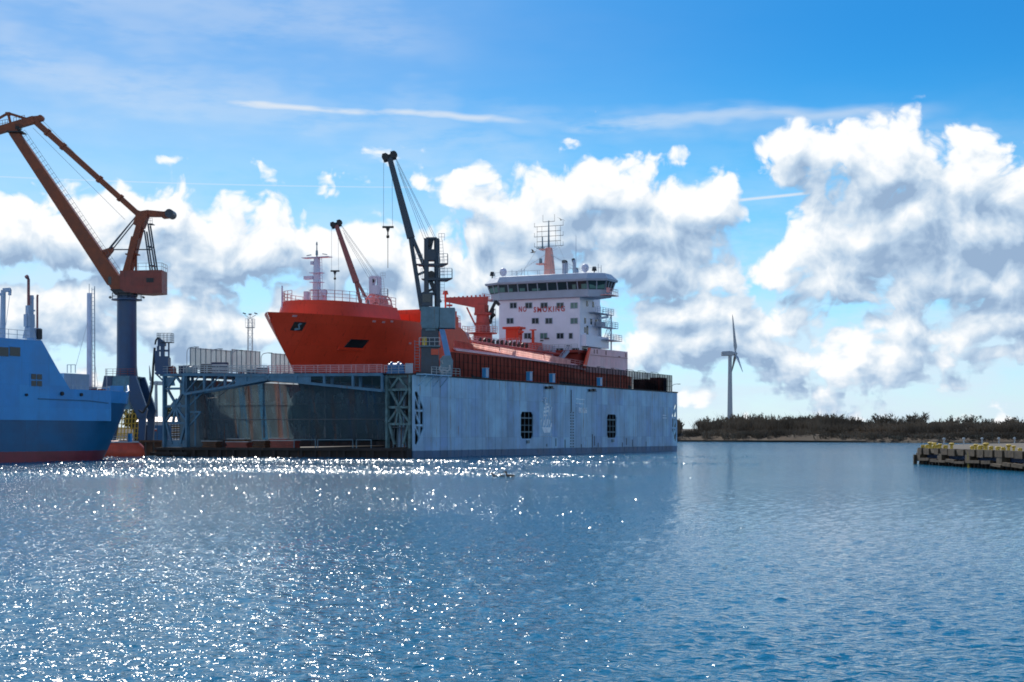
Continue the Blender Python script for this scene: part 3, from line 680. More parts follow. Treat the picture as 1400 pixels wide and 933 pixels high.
for i in range(6):
    for j in range(2):
        m.tube((i * .55 - 1.6, j * 2, 0), (i * .55 - 1.2, j * 2, 5.2 - .3 * (i % 3)), .07, None, 5)
    m.tube((-1.6, 0, .8 * i + .3), (1.5, 0, .8 * i + .4), .06, None, 5); m.tube((-1.6, 2, .8 * i + .3), (1.5, 2, .8 * i + .4), .06, None, 5)
m.build('frame', M['yellow'], sc)
sc = thing('pipe_rack', 'brown and yellow pipe rack on the quay just left of the dock tower', 'rack', (-57.3, 268, 2.3))
m = MB()
for i in range(7): m.bar((i * .5 - 1.6, 0, 0), (i * .5 - 1.6, 0, 3.2), .12); 
for j in range(7): m.tube((-1.9, .1, .5 + j * .4), (1.7, .1, .5 + j * .4 + .1), .08, None, 5)
m.build('frame', M['timber'], sc)
m = MB(); [m.tube((-1.8, .3 + .2 * i, .5 + .8 * (i % 4)), (1.6, .3 + .2 * i, .6 + .8 * (i % 4)), .13, None, 6) for i in range(8)]; m.build('pipes', M['yellow'], sc)
r = thing('yard_shed', 'long low grey shed behind the containers on the quay', 'shed', (-66, 300, 2.3)); MB().box(-5, 6, -3, 3, 0, 3.4).build('wall', M['galv'], r); MB().prism([(-5.3, -3.3, 3.4), (-5.3, 3.3, 3.4), (-5.3, 0, 4.3)], (11.6, 0, 0)).build('roof', M['cabred'], r)
for i, (x, y, h, sp, lab) in enumerate([(-66.5, 330, 8.5, 3.2, 'green leafed tree on the quay beside the crane leg'), (-74.0, 345, 7.5, 3.0, 'green leafed tree in the gap left of the dock tower'), (-84, 350, 7.0, 3.0, 'green leafed tree half behind the crane plinth')]):
    r = thing('quay_tree', lab, 'tree', (x, y, 2.3), 0, 'green trees behind the quay'); rnd = random.Random(70 + i)
    m = MB(); m.tube((0, 0, 0), (0, 0, h * .4), .25, .16, 7)
    for k in range(7): a = k * .9; m.tube((0, 0, h * .3), (math.cos(a) * sp * .6, math.sin(a) * sp * .6, h * (.55 + .05 * k)), .1, .03, 4)
    m.build('trunk', M['bark'], r)
    m = MB()
    for k in range(1500):
        a, b, q = rnd.random() * 6.28, rnd.uniform(-1, 1), rnd.random() ** .4
        lump = 1 + .35 * math.sin(a * 3 + i) * math.cos(b * 4)
        c = Vector((math.cos(a) * math.sqrt(1 - b * b) * sp * q * lump, math.sin(a) * math.sqrt(1 - b * b) * sp * q * lump, h * .64 + b * h * .36 * q))
        v = Vector((rnd.gauss(0, 1), rnd.gauss(0, 1), rnd.gauss(0, 1))) * .2; w = Vector((rnd.gauss(0, 1), rnd.gauss(0, 1), rnd.gauss(0, 1))) * .2
        m.add([c - v, c + w, c + v, c - w], [(0, 1, 2, 3)])
    m.build('crown', M['leaf'], r, angle=None)

# ------------------------------------------------------------------ the floating dock
LEN, WID, TOP = 106.3, 43.2, 11.5
dock = thing('floating_dock', 'long blue steel floating dock with rust streaks, enclosing the red tanker', 'floating dock', DOCK_O, DA)
MB().box(-1.4, LEN - .4, .25, WID, -2.5, 1.35).build('pontoon', M['dockdark'], dock)
m = MB()
for i in range(18): m.box(-1.75, -1.42, .6 + i * 2.35, 1.0 + i * 2.35, -1, 1.25)
m.box(-1.8, -1.43, .3, WID, .95, 1.3); m.box(-2.2, -1.43, 37, WID + .6, .2, .62); m.build('pontoon_fender', M['dockdark'], dock)
# near wing wall: outer plating with real openings
HOLES = [(34.3, 38.9, 2.6, 6.85), (69.85, 74.3, 2.65, 6.85), (0.5, 2.9, 1.9, 9.2), (103.4, 105.9, 1.9, 9.2)]
xs = sorted({0, LEN} | {h[0] for h in HOLES} | {h[1] for h in HOLES}); zs = sorted({-2.5, TOP} | {h[2] for h in HOLES} | {h[3] for h in HOLES})
m = MB()
for a, b in zip(xs, xs[1:]):
    hs = [h for h in HOLES if h[0] <= a and h[1] >= b]
    z = -2.5
    for h in hs: m.box(a, b, 0, .2, z, h[2]); z = h[3]
    m.box(a, b, 0, .2, z, TOP)
m.box(3.6, 103, 3.2, 4.5, 1.3, TOP - .2)
m.build('near_wing_wall', M['dock'], dock, angle=None)
MB().box(.1, LEN - .1, .21, 3.19, 1.36, 1.5).box(3.6, 103, 3.0, 3.19, 1.51, 11.2).build('shade_backing', M['dockdark'], dock)  # dark sheets painted in for the shade behind the wall openings
m = MB(); m.box(-.3, LEN + .2, -.12, 4.7, TOP + .004, TOP + .22); m.build('wing_wall_deck', M['dockdark'], dock)
# wall stiffener ribs that print through the plating
m = MB()
for i in range(46):
    x = 3.3 + i * 2.2
    if not any(h[0] - .2 < x < h[1] + .2 for h in HOLES): m.box(x, x + .05, -.035, -.002, .15, TOP - .15)
pieces(m, 'plate_seam', M['dock'], dock)
for h in HOLES[:2]:                      # barred openings
    x0, x1, z0, z1 = h; m = MB(); c = .55
    for sx, xx in ((1, x0), (-1, x1)):
        for sz, zz in ((1, z0), (-1, z1)):
            m.prism([(xx, .03, zz), (xx + sx * c, .03, zz), (xx, .03, zz + sz * c)], (0, .14, 0))
    m.build('opening_corner', M['dock'], dock)
    m = MB()
    for k in (.25, .5, .77): m.bar((x0 - .05, .1, z0 + (z1 - z0) * k), (x1 + .05, .1, z0 + (z1 - z0) * k), .12, .16 if k != .5 else .08)
    for k in (.35, .68): m.bar((x0 + (x1 - x0) * k, .1, z0), (x0 + (x1 - x0) * k, .1, z1), .08)
    m.box(x0 + 1.9, x0 + 2.7, -.3, -.04, z0 - .75, z0 - .25)
    m.build('opening_bars', M['cranegrey'], dock)
for x0, x1, fl_ in ((.5, 2.9, 1), (103.4, 105.9, -1)):     # star shaped end openings
    m = MB(); z0, z1 = 1.9, 9.2; P = lambda u, w: (x0 + (x1 - x0) * (u if fl_ > 0 else 1 - u), .02, z0 + (z1 - z0) * w)
    for tri in ([P(.25, 0), P(1, 0), P(1, .30)], [P(1, .70), P(1, 1), P(.25, 1)]): m.prism(tri, (0, .15, 0))
    for a, b in ((P(0, .36), P(.95, .36)), (P(0, .64), P(.95, .64)), (P(.55, .04), P(.55, .96)), (P(0, .36), P(.55, .14)), (P(0, .64), P(.55, .40)), (P(0, .92), P(.55, .68))):
        m.bar(Vector(a) + Vector((0, .1, 0)), Vector(b) + Vector((0, .1, 0)), .16, .30)
    m.build('star_opening', M['dock'], dock)
# painted marks on the plating
m = MB(); y = -.006
for i in range(13):
    z = 1.1 + i * .48
    for dx in (0, 1.05): m.box(53.6 + dx, 53.98 + dx, y - .05, y + .002, z, z + .2)
m.bar((53.9, -.06, 7.1), (53.9, -.06, 10.8), .1, .1); m.build('draft_marks', M['black'], dock)
for i, (x, h) in enumerate([(47.6, 1.6), (51.3, 1.4), (63.0, 2.3), (64.0, 2.0), (65.6, .8), (77.0, .8), (79.0, 1.6), (82, 1.3), (89.0, .9), (44, .7), (58.2, .6)]):
    MB().box(x, x + .22, -.04, -.006, 1.0 if i % 3 else 1.3, 1.0 + h).build('black_scuff', M['black'], dock)
m = MB(); e = lambda u, w: (41.2 + 5.2 * u, -.045, 3.2 + 6.2 * w)
def strip(pts, w):
    for a, b in zip(pts, pts[1:]): m.bar(e(*a), e(*b), w * 1.5, .03)
m.prism([e(.18, .20), e(.88, .20), e(.80, .06), e(.36, .05)], (0, .03, 0))                 # hull of the sailing ship
m.prism([e(.80, .21), e(.93, .21), e(.93, .32), e(.86, .30)], (0, .03, 0))
strip([(.12, .25), (.10, .34), (.16, .40), (.08, .44)], .12); strip([(.46, .2), (.44, .97)], .10); strip([(.68, .2), (.70, .84)], .09); strip([(.27, .2), (.30, .62)], .08)
for u, w0, w1, wd in ((.40, .24, .40, .10), (.62, .24, .42, .11), (.76, .28, .40, .09)): m.prism([e(u - wd, w0), e(u - wd * .2, w0), e(u + wd * .3, w1), e(u - wd * .5, w1)], (0, .03, 0))
for u, w0, wd in ((.44, .48, .17), (.45, .58, .15), (.46, .67, .13), (.60, .60, .11), (.60, .70, .10), (.55, .78, .08)): m.prism([e(u - wd, w0), e(u + wd, w0 + .01), e(u + wd * .8, w0 + .055), e(u - wd * .7, w0 + .06)], (0, .03, 0))
strip([(.06, .87), (.22, .90), (.32, .84), (.38, .80)], .20); strip([(.22, .95), (.36, .985), (.52, .95)], .20)
strip([(.72, .82), (.80, .76), (.92, .73), (.84, .62), (.82, .46), (.90, .36)], .09); strip([(.73, .80), (.74, .50)], .07)
strip([(.0, .015), (.98, .015)], .08)
for i in range(9): m.bar(e(.04 + i * .105, -.045 + .012 * (i % 2)), e(.11 + i * .105, -.035 - .012 * (i % 2)), .13, .03)
m.build('sailing_ship_emblem', M['markw'], dock)
def lettering(text, parent, mat, x, y, z, size, sx=1.0, bold=0.0, thick=.02, rot=None, space=1.0, name='lettering'):
    cu = bpy.data.curves.new(name, 'FONT'); cu.resolution_u = 2; cu.body = text; cu.size = size; cu.extrude = thick; cu.offset = bold; cu.space_character = space
    cu.align_x = 'CENTER'; cu.align_y = 'CENTER'; cu.materials.append(mat)
    tmp = bpy.data.objects.new('lettering', cu); COL.objects.link(tmp)
    me = bpy.data.meshes.new_from_object(tmp.evaluated_get(bpy.context.evaluated_depsgraph_get())); bpy.data.objects.remove(tmp); bpy.data.curves.remove(cu)
    o = bpy.data.objects.new(name, me); COL.objects.link(o); o.parent = parent; o.location = (x, y, z); o.scale = (sx, 1, 1)
    o.rotation_euler = rot or (R(90), 0, 0); return o
lettering('80106', dock, M['markw'], 58.9, -.03, 7.35, 1.35, 1.05, .02, .02, name='painted_number')
m = MB()
for (x0, x1, z) in ((56.0, 57.0, 9.25), (57.2, 59.6, 9.2), (56.0, 56.6, 8.5), (57.1, 59.4, 8.45), (56.1, 56.3, 8.0), (98.0, 100.0, 6.9), (98.0, 100.2, 6.4)): m.box(x0, x1, -.04, -.006, z, z + .13)
m.build('faded_paint_line', M['markw'], dock)
for x in (44.6, 62.6):                   # fittings hanging under the deck edge
    m = MB(); m.bar((x - 1.6, -.25, 10.95), (x + 1.8, -.25, 10.8), .14, .12); m.box(x - 1.5, x - .5, -.5, -.13, 10.7, 11.1); m.box(x + .1, x + .9, -.55, -.13, 10.75, 11.2); m.build('fairlead_roller', M['black'], dock)
# front end frame of the near wing wall
def end_frame(t0, t1, zt, mat, name, fan):
    m = MB(); s0, s1 = .02, .34; c = (s0 + s1) / 2
    A = lambda u, w: Vector((c, t0 + (t1 - t0) * u, 1.36 + (zt - 1.36) * w))
    for u in (.07, .93): m.bar(A(u, 0), A(u, 1), .8, .3)
    for w in (.33, .56, .80): m.bar(A(.12, w), A(.88, w), .3, .34)
    m.bar(A(0, .985), A(1, .985), .3, .4)
    for a, b in (((.5, .56), (.12, .36)), ((.5, .56), (.88, .36)), ((.5, .56), (.38, .33)), ((.5, .56), (.62, .33)), ((.14, .33), (.34, .05)), ((.86, .33), (.66, .05)), ((.5, .58), (.2, .78)), ((.5, .58), (.8, .78)), ((.2, .82), (.5, .97)), ((.8, .82), (.5, .97))):
        m.bar(A(*a), A(*b), .36, .30)
    if fan:
        m.prism([A(.38, .47) , A(.62, .47), A(.72, .58), A(.5, .67), A(.28, .58)], (.12, 0, 0))
        m.prism([A(.1, 0), A(.9, 0), A(.82, .10), A(.18, .10)], (.12, 0, 0)); m.prism([A(.08, .84), A(.35, .84), A(.30, .96), A(.08, .96)], (.12, 0, 0)); m.prism([A(.55, .84), A(.92, .84), A(.92, .96), A(.62, .96)], (.12, 0, 0))
    m.build(name, mat, dock)
end_frame(.22, 4.5, TOP, M['rustframe'], 'end_frame', False)
end_frame(WID - 4.9, WID, 12.3, M['frame'], 'end_frame', True)
m = MB()                                 # platforms, pipes and plating inside the near end
for z in (4.2, 6.8, 9.3): m.box(.4, 3.4, .3, 4.4, z, z + .12)
for k in range(6): m.tube((.9, .7 + k * .6, 1.4), (.9 + .2 * k, .7 + k * .6, 9.0 + .4 * k), .12, None, 6)
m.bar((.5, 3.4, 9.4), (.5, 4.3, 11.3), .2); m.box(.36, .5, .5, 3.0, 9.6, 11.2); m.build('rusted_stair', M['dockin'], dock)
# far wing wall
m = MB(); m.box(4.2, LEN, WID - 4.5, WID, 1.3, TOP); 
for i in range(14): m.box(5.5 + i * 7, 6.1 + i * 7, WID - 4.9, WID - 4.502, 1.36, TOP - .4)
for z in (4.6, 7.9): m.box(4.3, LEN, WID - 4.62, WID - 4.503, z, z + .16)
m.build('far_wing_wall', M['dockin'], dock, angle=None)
m = MB(); m.box(-.2, LEN, WID - 4.8, WID + .3, 12.0, 12.34); m.build('wing_wall_deck', M['frame'], dock)
m = MB()                                 # knee brackets on the inside of the far end frame
for z0, z1, w in ((9.6, 7.6, 2.4), (6.6, 4.6, 2.0)):
    m.bar((.3, WID - 4.9, z0), (.3, WID - 4.9 - w, z0), .2, .2); m.bar((.3, WID - 4.9 - w, z0), (.3, WID - 4.9, z1), .2, .2); m.bar((.3, WID - 4.9 - w * .5, z0), (.3, WID - 4.9, z1 + 1), .12, .12)
m.bar((.3, WID - 5.9, 10.4), (.3, WID - 5.9, 1.5), .16, .16); m.build('knee_bracket', M['frame'], dock)
# access bridge in two tapering halves across the mouth
def half_bridge(t0, t1, z0, z1, d0, d1, nseg, left):
    m = MB(); T = lambda f: t0 + (t1 - t0) * f
    for s in (-1.1, .9):
        top = lambda f: Vector((s, T(f), z0 + (z1 - z0) * f)); bot = lambda f: Vector((s, T(f), z0 + (z1 - z0) * f - d0 - (d1 - d0) * f))
        m.bar(top(0), top(1), .3, .34); m.bar(bot(0), bot(1), .3, .34)
        for i in range(nseg + 1):
            f = i / nseg
            if (top(f) - bot(f)).length > .45: m.bar(top(f), bot(f), .34, .34)
            if i < nseg and left and (top(f) - bot(f)).length > 1: m.bar(bot(f), top((i + .8) / nseg), .14, .14)
    m.prism([(-1.25, t0, z0 + .2), (1.05, t0, z0 + .2), (1.05, t1, z1 + .2), (-1.25, t1, z1 + .2)], (0, 0, .07))
    m.prism([(-1.12, T(.62), z0 + (z1 - z0) * .62 - .1), (-1.12, t1, z1 - .1), (-1.12, t1, z1 - d1), (-1.12, T(.62), z0 + (z1 - z0) * .62 - d0 - (d1 - d0) * .62)], (.08, 0, 0))
    b = m.build('access_bridge', M['frame'], dock)
    r = MB(); r.rail([(-1.2, t0, z0 + .27), (-1.2, t1, z1 + .27)], 1.15, 4, 2.15, .04, .06); r.rail([(1.0, t0, z0 + .27), (1.0, t1, z1 + .27)], 1.15, 4, 2.15, .04, .06); r.build('railing', M['pinkrail'] if not left else M['galv'], b)
half_bridge(WID - 4.9, 23.4, 12.1, 11.75, 2.9, .55, 4, True)
half_bridge(4.3, 23.2, 11.55, 11.75, 2.25, .55, 4, False)
# rubbish hanging below the bridge and the net curtain behind it
m = MB(); m.add([(1.4, 5.0, 9.9), (1.4, 14, 10.9), (1.4, 23.3, 11.5), (1.4, 30, 10.6), (1.4, 38.2, 9.6), (2.6, 38.2, 2.5), (2.6, 5.0, 2.5)], [(0, 1, 2, 3, 4, 5, 6)]); o = m.build('net_curtain', M['curtain'], dock, angle=None)
m = MB()
for i in range(13): m.tube((2.05, 5.2 + i * 2.65, 11.4), (2.55, 5.2 + i * 2.65 + .2, 2.8), .055 if i % 4 else .16, None, 5)
for z in (5.4, 7.7): m.tube((2.2, 5, z), (2.2, 37.5, z + .1), .06, None, 5)
m.path([(.5, 36.9, 10.2), (.5, 35.2, 8.6), (.5, 33.4, 8.7), (.5, 31.6, 9.9)], .07, 5); m.path([(.5, 29, 10.6), (.5, 28.6, 9.0), (.5, 27.9, 10.7)], .05, 5)
m.build('hanging_cable', M['cable'], dock)
# railings along the wing walls, bracketed side platform near the crane foot
m = MB().rail([(-.2, WID + .1, 12.34), (60, WID + .1, 12.34)], 1.1, 3, 1.6, .035); m.rail([(-.2, WID - 4.7, 12.34), (45, WID - 4.7, 12.34)], 1.1, 3, 1.6, .035); m.rail([(-.2, WID - 4.7, 12.34), (-.2, WID + .1, 12.34)], 1.1, 3, 1.2, .035); m.build('railing', M['galv'], dock)
m = MB().rail([(-.2, .0, TOP + .22), (-.2, 4.5, TOP + .22)], 1.1, 3, 1.2, .035); m.rail([(8.6, 0, TOP + .22), (13.8, 0, TOP + .22)], 1.1, 3, 1.3, .035); m.build('railing', M['galv'], dock)
sp = MB(); sp.box(.6, 8.4, -1.5, -.13, TOP + .02, TOP + .16)
for k in range(4): sp.bar((1.4 + k * 2.1, -1.4, TOP), (1.4 + k * 2.1, -.05, TOP - 1.5), .12, .12)
o = sp.build('side_platform', M['dock'], dock); MB().rail([(2.6, -1.45, TOP + .16), (8.3, -1.45, TOP + .16), (8.3, -.1, TOP + .16)], 1.05, 3, 1.3, .04).build('railing', M['galv'], o)
# low handrails and pipes at the pontoon front
m = MB()
for t0, t1 in ((6.2, 8.6), (9.2, 15.0), (15.4, 19.0)):
    m.path([(-.9, t0, 1.35), (-.9, t0, 2.5), (-.9, t1, 2.5), (-.9, t1, 1.35)], .07, 6)
m.build('pontoon_handrail', M['cranegrey'], dock)

def on_dock(name, label, cat, s, t, z, group=None, rz=0.0): return thing(name, label, cat, D(s, t, z), DA + rz, group)
# keel blocks and stagings lying on the pontoon deck
KB = [(0.2, 34.2, 2.6, .9, 'rust red timber keel block nearest the left dock tower'), (0.6, 29.6, 3.8, .8, 'long rust red keel block with pale top edge left of mid dock'), (0.2, 25.4, 2.2, 1.0, 'short keel block stack with pale lower boards left of the bulb'),
      (0.4, 21.4, 4.2, 1.0, 'wide stacked keel block under the ship bow'), (3.0, 31.5, 3.0, 1.2, 'dark keel block set behind the long one'), (3.0, 24.0, 3.0, 1.3, 'dark keel block set behind the bow stack')]
for i, (s, t, w, h, lab) in enumerate(KB):
    r = on_dock('keel_block', lab, 'keel block', s, t, 1.35, 'keel blocks on the dock floor')
    m = MB()
    for k in range(3): m.box(-.7, .7, -w / 2 + (k % 2) * .15, w / 2 - (k % 2) * .2, k * h / 3 + .01, (k + 1) * h / 3 - .02)
    m.build('timber_stack', M['cabred'] if i % 2 else M['pile'], r); MB().box(-.75, .6, -w / 2 - .2, w / 2 + .1, h, h + .09).build('top_board', M['galv'], r)
# ribbed sheeting screens on the far wing wall
def screen(label, s0, s1, z0, z1, t=42.4):
    r = on_dock('sheeting_screen', label, 'screen', s0, t, z0, 'pale sheeting screens on the dock')
    L = s1 - s0; m = MB(); m.box(0, L, -.02, .02, .9, z1 - z0); m.build('sheeting', M['sheet'], r)
    m = MB(); k = max(2, round(L / 1.25))
    for i in range(k + 1): m.bar((L * i / k, -.09, 0), (L * i / k, -.09, z1 - z0), .10, .10)
    for z in (.9, (z1 - z0) * .97): m.bar((0, -.08, z), (L, -.08, z), .07, .07)
    m.build('post_frame', M['cranegrey'], r)
screen('leftmost pale ribbed sheeting screen on the far dock wall', 5.6, 16.0, 12.34, 16.6)
screen('middle pale ribbed sheeting screen beside the striped rack', 16.3, 23.9, 12.34, 16.85)
screen('pale sheeting screen half hidden behind the ship bow', 27.2, 36.0, 12.34, 16.75)
# net fence on the near wing wall
r = on_dock('net_fence', 'long dark net fence on posts along the near dock wall', 'fence', 12.5, .75, TOP + .22)
m = MB(); m.add([(0, 0, .1), (93, 0, .1), (93, 0, 3.25), (0, 0, 3.5)], [(0, 1, 2, 3)]); m.build('netting', M['netm'], r, angle=None)
m = MB()
for i in range(70): m.bar((i * 1.348, .06, 0), (i * 1.348, .06, 3.5 - .25 * i / 70), .09, .09)
for z in (1.1, 2.2): m.bar((0, .06, z), (93, .06, z - .1), .05, .05)
m.bar((0, .06, 3.5), (93, .06, 3.25), .07, .07); m.build('post_frame', M['black'], r)
for i, (s, t, w, d, h, mat, lab) in enumerate([(93.2, 2.4, 3.0, 2.2, 2.1, 'brownbox', 'dark brown deck box behind the net fence, first aft of the pink stern'), (97.0, 2.5, 3.2, 2.2, 2.0, 'brownbox', 'dark brown deck box standing second from the right end of the net fence'), (101.3, 2.4, 1.6, 2.0, 2.7, 'cabred', 'narrow red brown locker against the blue locker at the fence end'), (102.9, 2.2, 1.3, 1.8, 2.7, 'blueplast', 'narrow blue locker on the dock wall near its far end')]):
    box_on('deck_container', lab, 'locker', mat, D(s, t, TOP + .23), w, d, h, DA, group='lockers behind the net fence')
for i, (s, lab) in enumerate([(22.0, 'pale blue cabinet behind the net fence beside the crane foot'), (37.5, 'pale blue cabinet behind the fence above the left barred opening'), (46.3, 'pale blue cabinet behind the fence above the ship emblem'), (66.5, 'pale blue cabinet behind the fence left of the right barred opening')]):
    r = on_dock('electrical_cabinet', lab, 'cabinet', s, .45, TOP + .23, 'pale blue cabinets along the near wall'); MB().box(0, 1.0, -.5, .12, .1, 1.5).build('case', M['shipblue'], r); MB().box(-.06, 1.06, -.56, .16, 1.5, 1.58).box(.1, .9, -.52, -.501, .25, 1.35).build('lid', M['grey'], r)
# gooseneck lamps
def lamp(label, s, t, z, h, reach, rz):
    r = on_dock('gooseneck_lamp', label, 'street lamp', s, t, z, 'gooseneck lamps on the dock', rz)
    m = MB(); pts = [(0, 0, 0), (0, 0, h - .9)] + [(reach * .35 * (1 - math.cos(a)), 0, h - .9 + .8 * math.sin(a)) for a in (.4, .8, 1.2, 1.5)] + [(reach * .7, 0, h)]
    m.path(pts, .055, 6); m.build('pole', M['galv'], r)
    MB().loft([[Vector((reach * f, a * w, h + b * q - .02)) for a, b in ((-1, -1), (1, -1), (1, .4), (-1, .4))] for f, w, q in ((.66, .05, .05), (.8, .13, .09), (1.05, .11, .07))]).build('lamp_head', M['black'], r)
for i, (px, lab) in enumerate([(255.5, 'gooseneck lamp leftmost on the far dock wall'), (288.5, 'gooseneck lamp in front of the left sheeting screen'), (317, 'gooseneck lamp in front of the gap between sheeting screens'), (357, 'gooseneck lamp right of the middle sheeting screen')]):
    k = (px - 700) / FPX; t = WID - 4.2; s = (k * (215.8 + .4374 * t) + 13.62 + .8993 * t) / (.4374 - k * .8993)
    lamp(lab, s, t, 12.34, 4.0, 1.7, -DA)
for i, (px, lab) in enumerate([(806, 'gooseneck lamp peeping over the net fence before the pink stern'), (829, 'gooseneck lamp over the fence at the middle of the pink stern'), (848, 'gooseneck lamp over the fence at the stern\'s right edge'), (868, 'gooseneck lamp over the fence just right of the stern'), (884, 'gooseneck lamp above the dark deck boxes'), (908, 'gooseneck lamp above the blue locker'), (926, 'low gooseneck lamp leaning out past the far end of the dock wall')]):
    k = (px - 700) / FPX; t = 3.6 if i < 6 else 1.0; s = (k * (215.8 + .4374 * t) + 13.62 + .8993 * t) / (.4374 - k * .8993)
    s = min(s, LEN - .5)
    lamp(lab, s, t, TOP + .22, 4.0 if i < 6 else 1.6, 1.7, -DA + (math.pi if i < 6 else 0))
# striped racks, winches and small gear on the far wing wall
def rack(label, s, t, w, h):
    r = on_dock('striped_rack', label, 'rack', s, t, 12.34, 'striped slatted racks on the far wall', -DA)
    for k in range(7):
        f0, f1 = k / 7, (k + .93) / 7; sl = .45
        MB().prism([(-w / 2 + sl * f0, 0, h * f0), (w / 2 - .1 * f0, 0, h * f0), (w / 2 - .1 * f1, 0, h * f1), (-w / 2 + sl * f1, 0, h * f1)], (0, 1.2, 0)).build('slat', M['stripew'] if k in (1, 3, 5) else M['stripen'], r)
rack('tall striped slatted rack in front of the left sheeting screen', 9.5, WID - 3.2, 3.0, 2.1)
rack('low striped slatted rack in front of the middle sheeting screen', 21.0, WID - 3.2, 2.4, 1.7)
def winch(label, s, t, z, mat, k=1.0, rz=0.0):
    r = on_dock('mooring_winch', label, 'winch', s, t, z, 'mooring winches on the dock', rz)
    m = MB(); m.box(-.8 * k, .8 * k, -1.1 * k, 1.1 * k, 0, .25 * k); m.box(-.6 * k, -.35 * k, -1.0 * k, 1.0 * k, .25 * k, 1.2 * k); m.box(.35 * k, .6 * k, -1.0 * k, 1.0 * k, .25 * k, 1.2 * k); m.build('base_frame', M[mat], r)
    MB().tube((0, -1.0 * k, .85 * k), (0, 1.0 * k, .85 * k), .62 * k, None, 14).tube((0, -.6 * k, .85 * k), (0, -.52 * k, .85 * k), .85 * k, None, 16).tube((0, .52 * k, .85 * k), (0, .6 * k, .85 * k), .85 * k, None, 16).build('drum', M[mat], r)
winch('blue mooring winch on the near front corner of the dock', .9, 3.3, TOP + .22, 'blueplast', 1.0)
winch('dark mooring winch beside the control tower on the left corner', .8, WID - .9, 12.34, 'cabred', .75)
winch('grey mooring winch behind the left railing in front of the sheeting', 2.6, WID - 3.4, 12.34, 'cranegrey', .8)
for i, (s, t, mat, w, h, lab) in enumerate([(3.8, WID - 1.2, 'navybox', 1.6, 1.3, 'dark blue gear box at the left railing'), (6.0, WID - 3.6, 'brownbox', 1.5, 1.6, 'brown slatted gear box before the left screen'), (15.0, WID - 3.6, 'cabred', .9, .9, 'small red gear box between the striped racks'), (18.2, WID - 3.4, 'navybox', 1.5, 1.3, 'dark gear box left of the low striped rack'), (27.5, WID - 3.6, 'cabred', 1.0, 1.0, 'red gear box right of the low striped rack'), (2.4, 2.0, 'grey', 1.0, 1.4, 'grey gear box beside the blue mooring winch'), (4.6, 3.4, 'cabred', 1.2, 1.3, 'red gear box between the blue winch and the crane')]):
    r = on_dock('gear_box', lab, 'box', s, t, 12.34 if t > 20 else TOP + .22, 'gear boxes on the dock walls', -DA)
    MB().box(-w / 2, w / 2, -.5, .5, .06, h).build('case', M[mat], r); MB().box(-w / 2 - .05, w / 2 + .05, -.55, .55, h, h + .07).box(-w / 2 + .1, w / 2 - .1, -.4, .4, 0, .06).build('lid', M['galv'], r)
# control tower with hoses at the dock's left front corner
ct = thing('control_tower', 'narrow dark blue control tower with railed top and hoses on the left dock corner', 'tower', D(0.6, 43.3, 12.2), 0)
k = 1 / 8.75
Q = lambda px, py, y=0.0: Vector(((px - 217) * k, y, (510 - py) * k))
m = MB(); m.box(*(v for v in (-1.05, .8)), -.9, .9, .4, 2.6); m.bar(Q(209, 489), Q(209, 472), .35); m.bar(Q(215, 489), Q(215, 465), .55); m.bar(Q(223, 489), Q(223, 468), .22); m.bar(Q(208, 478), Q(224, 478), .3); m.bar(Q(206, 487), Q(224, 487), .4); m.prism([Q(209, 472, -.4), Q(209, 463, -.4), Q(212, 462, -.4), Q(219, 468, -.4), Q(219, 472, -.4)], (0, .8, 0))
m.bar(Q(206, 505), Q(206, 478), .3); m.bar(Q(206, 508), Q(222, 524), .22); m.box(-1.2, 1.2, -1, 1, .1, .4); m.build('body', M['colblue'], ct)
m = MB(); m.box(-.5, 1.3, -.9, .9, 4.85, 4.95); o = m.build('top_platform', M['navy'], ct); MB().rail([(-.9, -.9, 4.95), (1.25, -.9, 4.95), (1.25, .9, 4.95), (-.9, .9, 4.95), (-.9, -.9, 4.95)], 1.3, 4, .6, .03).build('railing', M['cable'], o)
m = MB(); m.path([Q(205, 470), Q(206, 464), Q(209, 461), Q(212, 463)], .13, 7)
for dx in (0, 1.2): m.path([Q(205 - dx, 474), Q(203 - dx, 500), Q(202 - dx, 525), Q(197 - dx, 548), Q(189 - dx, 560), Q(183, 556)], .11, 7)
m.build('hose', M['black'], ct)
m = MB(); m.tube(Q(207.5, 520), Q(207.5, 596), .05, None, 5); m.build('guide_wire', M['cable'], ct)
# lattice flood light mast ashore behind the dock
fm = thing('floodlight_mast', 'slender lattice floodlight mast rising behind the middle sheeting screen', 'mast', (-50.2, 300, 2.3))
m = MB()
for a in (-1, 1):
    for b in (-1, 1): m.tube((a * .55, b * .55, 0), (a * .38, b * .38, 23.2), .07, None, 4)
for i in range(16):
    z = i * 1.45
    m.tube((-.5, -.5, z), (.5, -.5, z + 1.4), .035, None, 4); m.tube((-.5, -.5, z), (.5, -.5, z), .035, None, 4); m.tube((-.5, .5, z + 1.4), (.5, .5, z), .035, None, 4)
m.build('lattice', M['galv'], fm); m = MB(); m.box(-.8, .8, -.7, .7, 21.4, 21.5); m.rail([(-.8, -.7, 21.5), (.8, -.7, 21.5), (.8, .7, 21.5)], 1.6, 2, .8, .03); m.build('lamp_platform', M['galv'], fm)
for x, w in ((-1.1, -.25), (0, 0), (1.1, .25)): MB().bar((x - .28, -.1, 24.0 + abs(w)), (x + .28, -.1, 24.0 + abs(w) * .2), .3, .22).bar((0, 0, 23.2), (x, 0, 23.9), .07).build('floodlight', M['black'], fm)

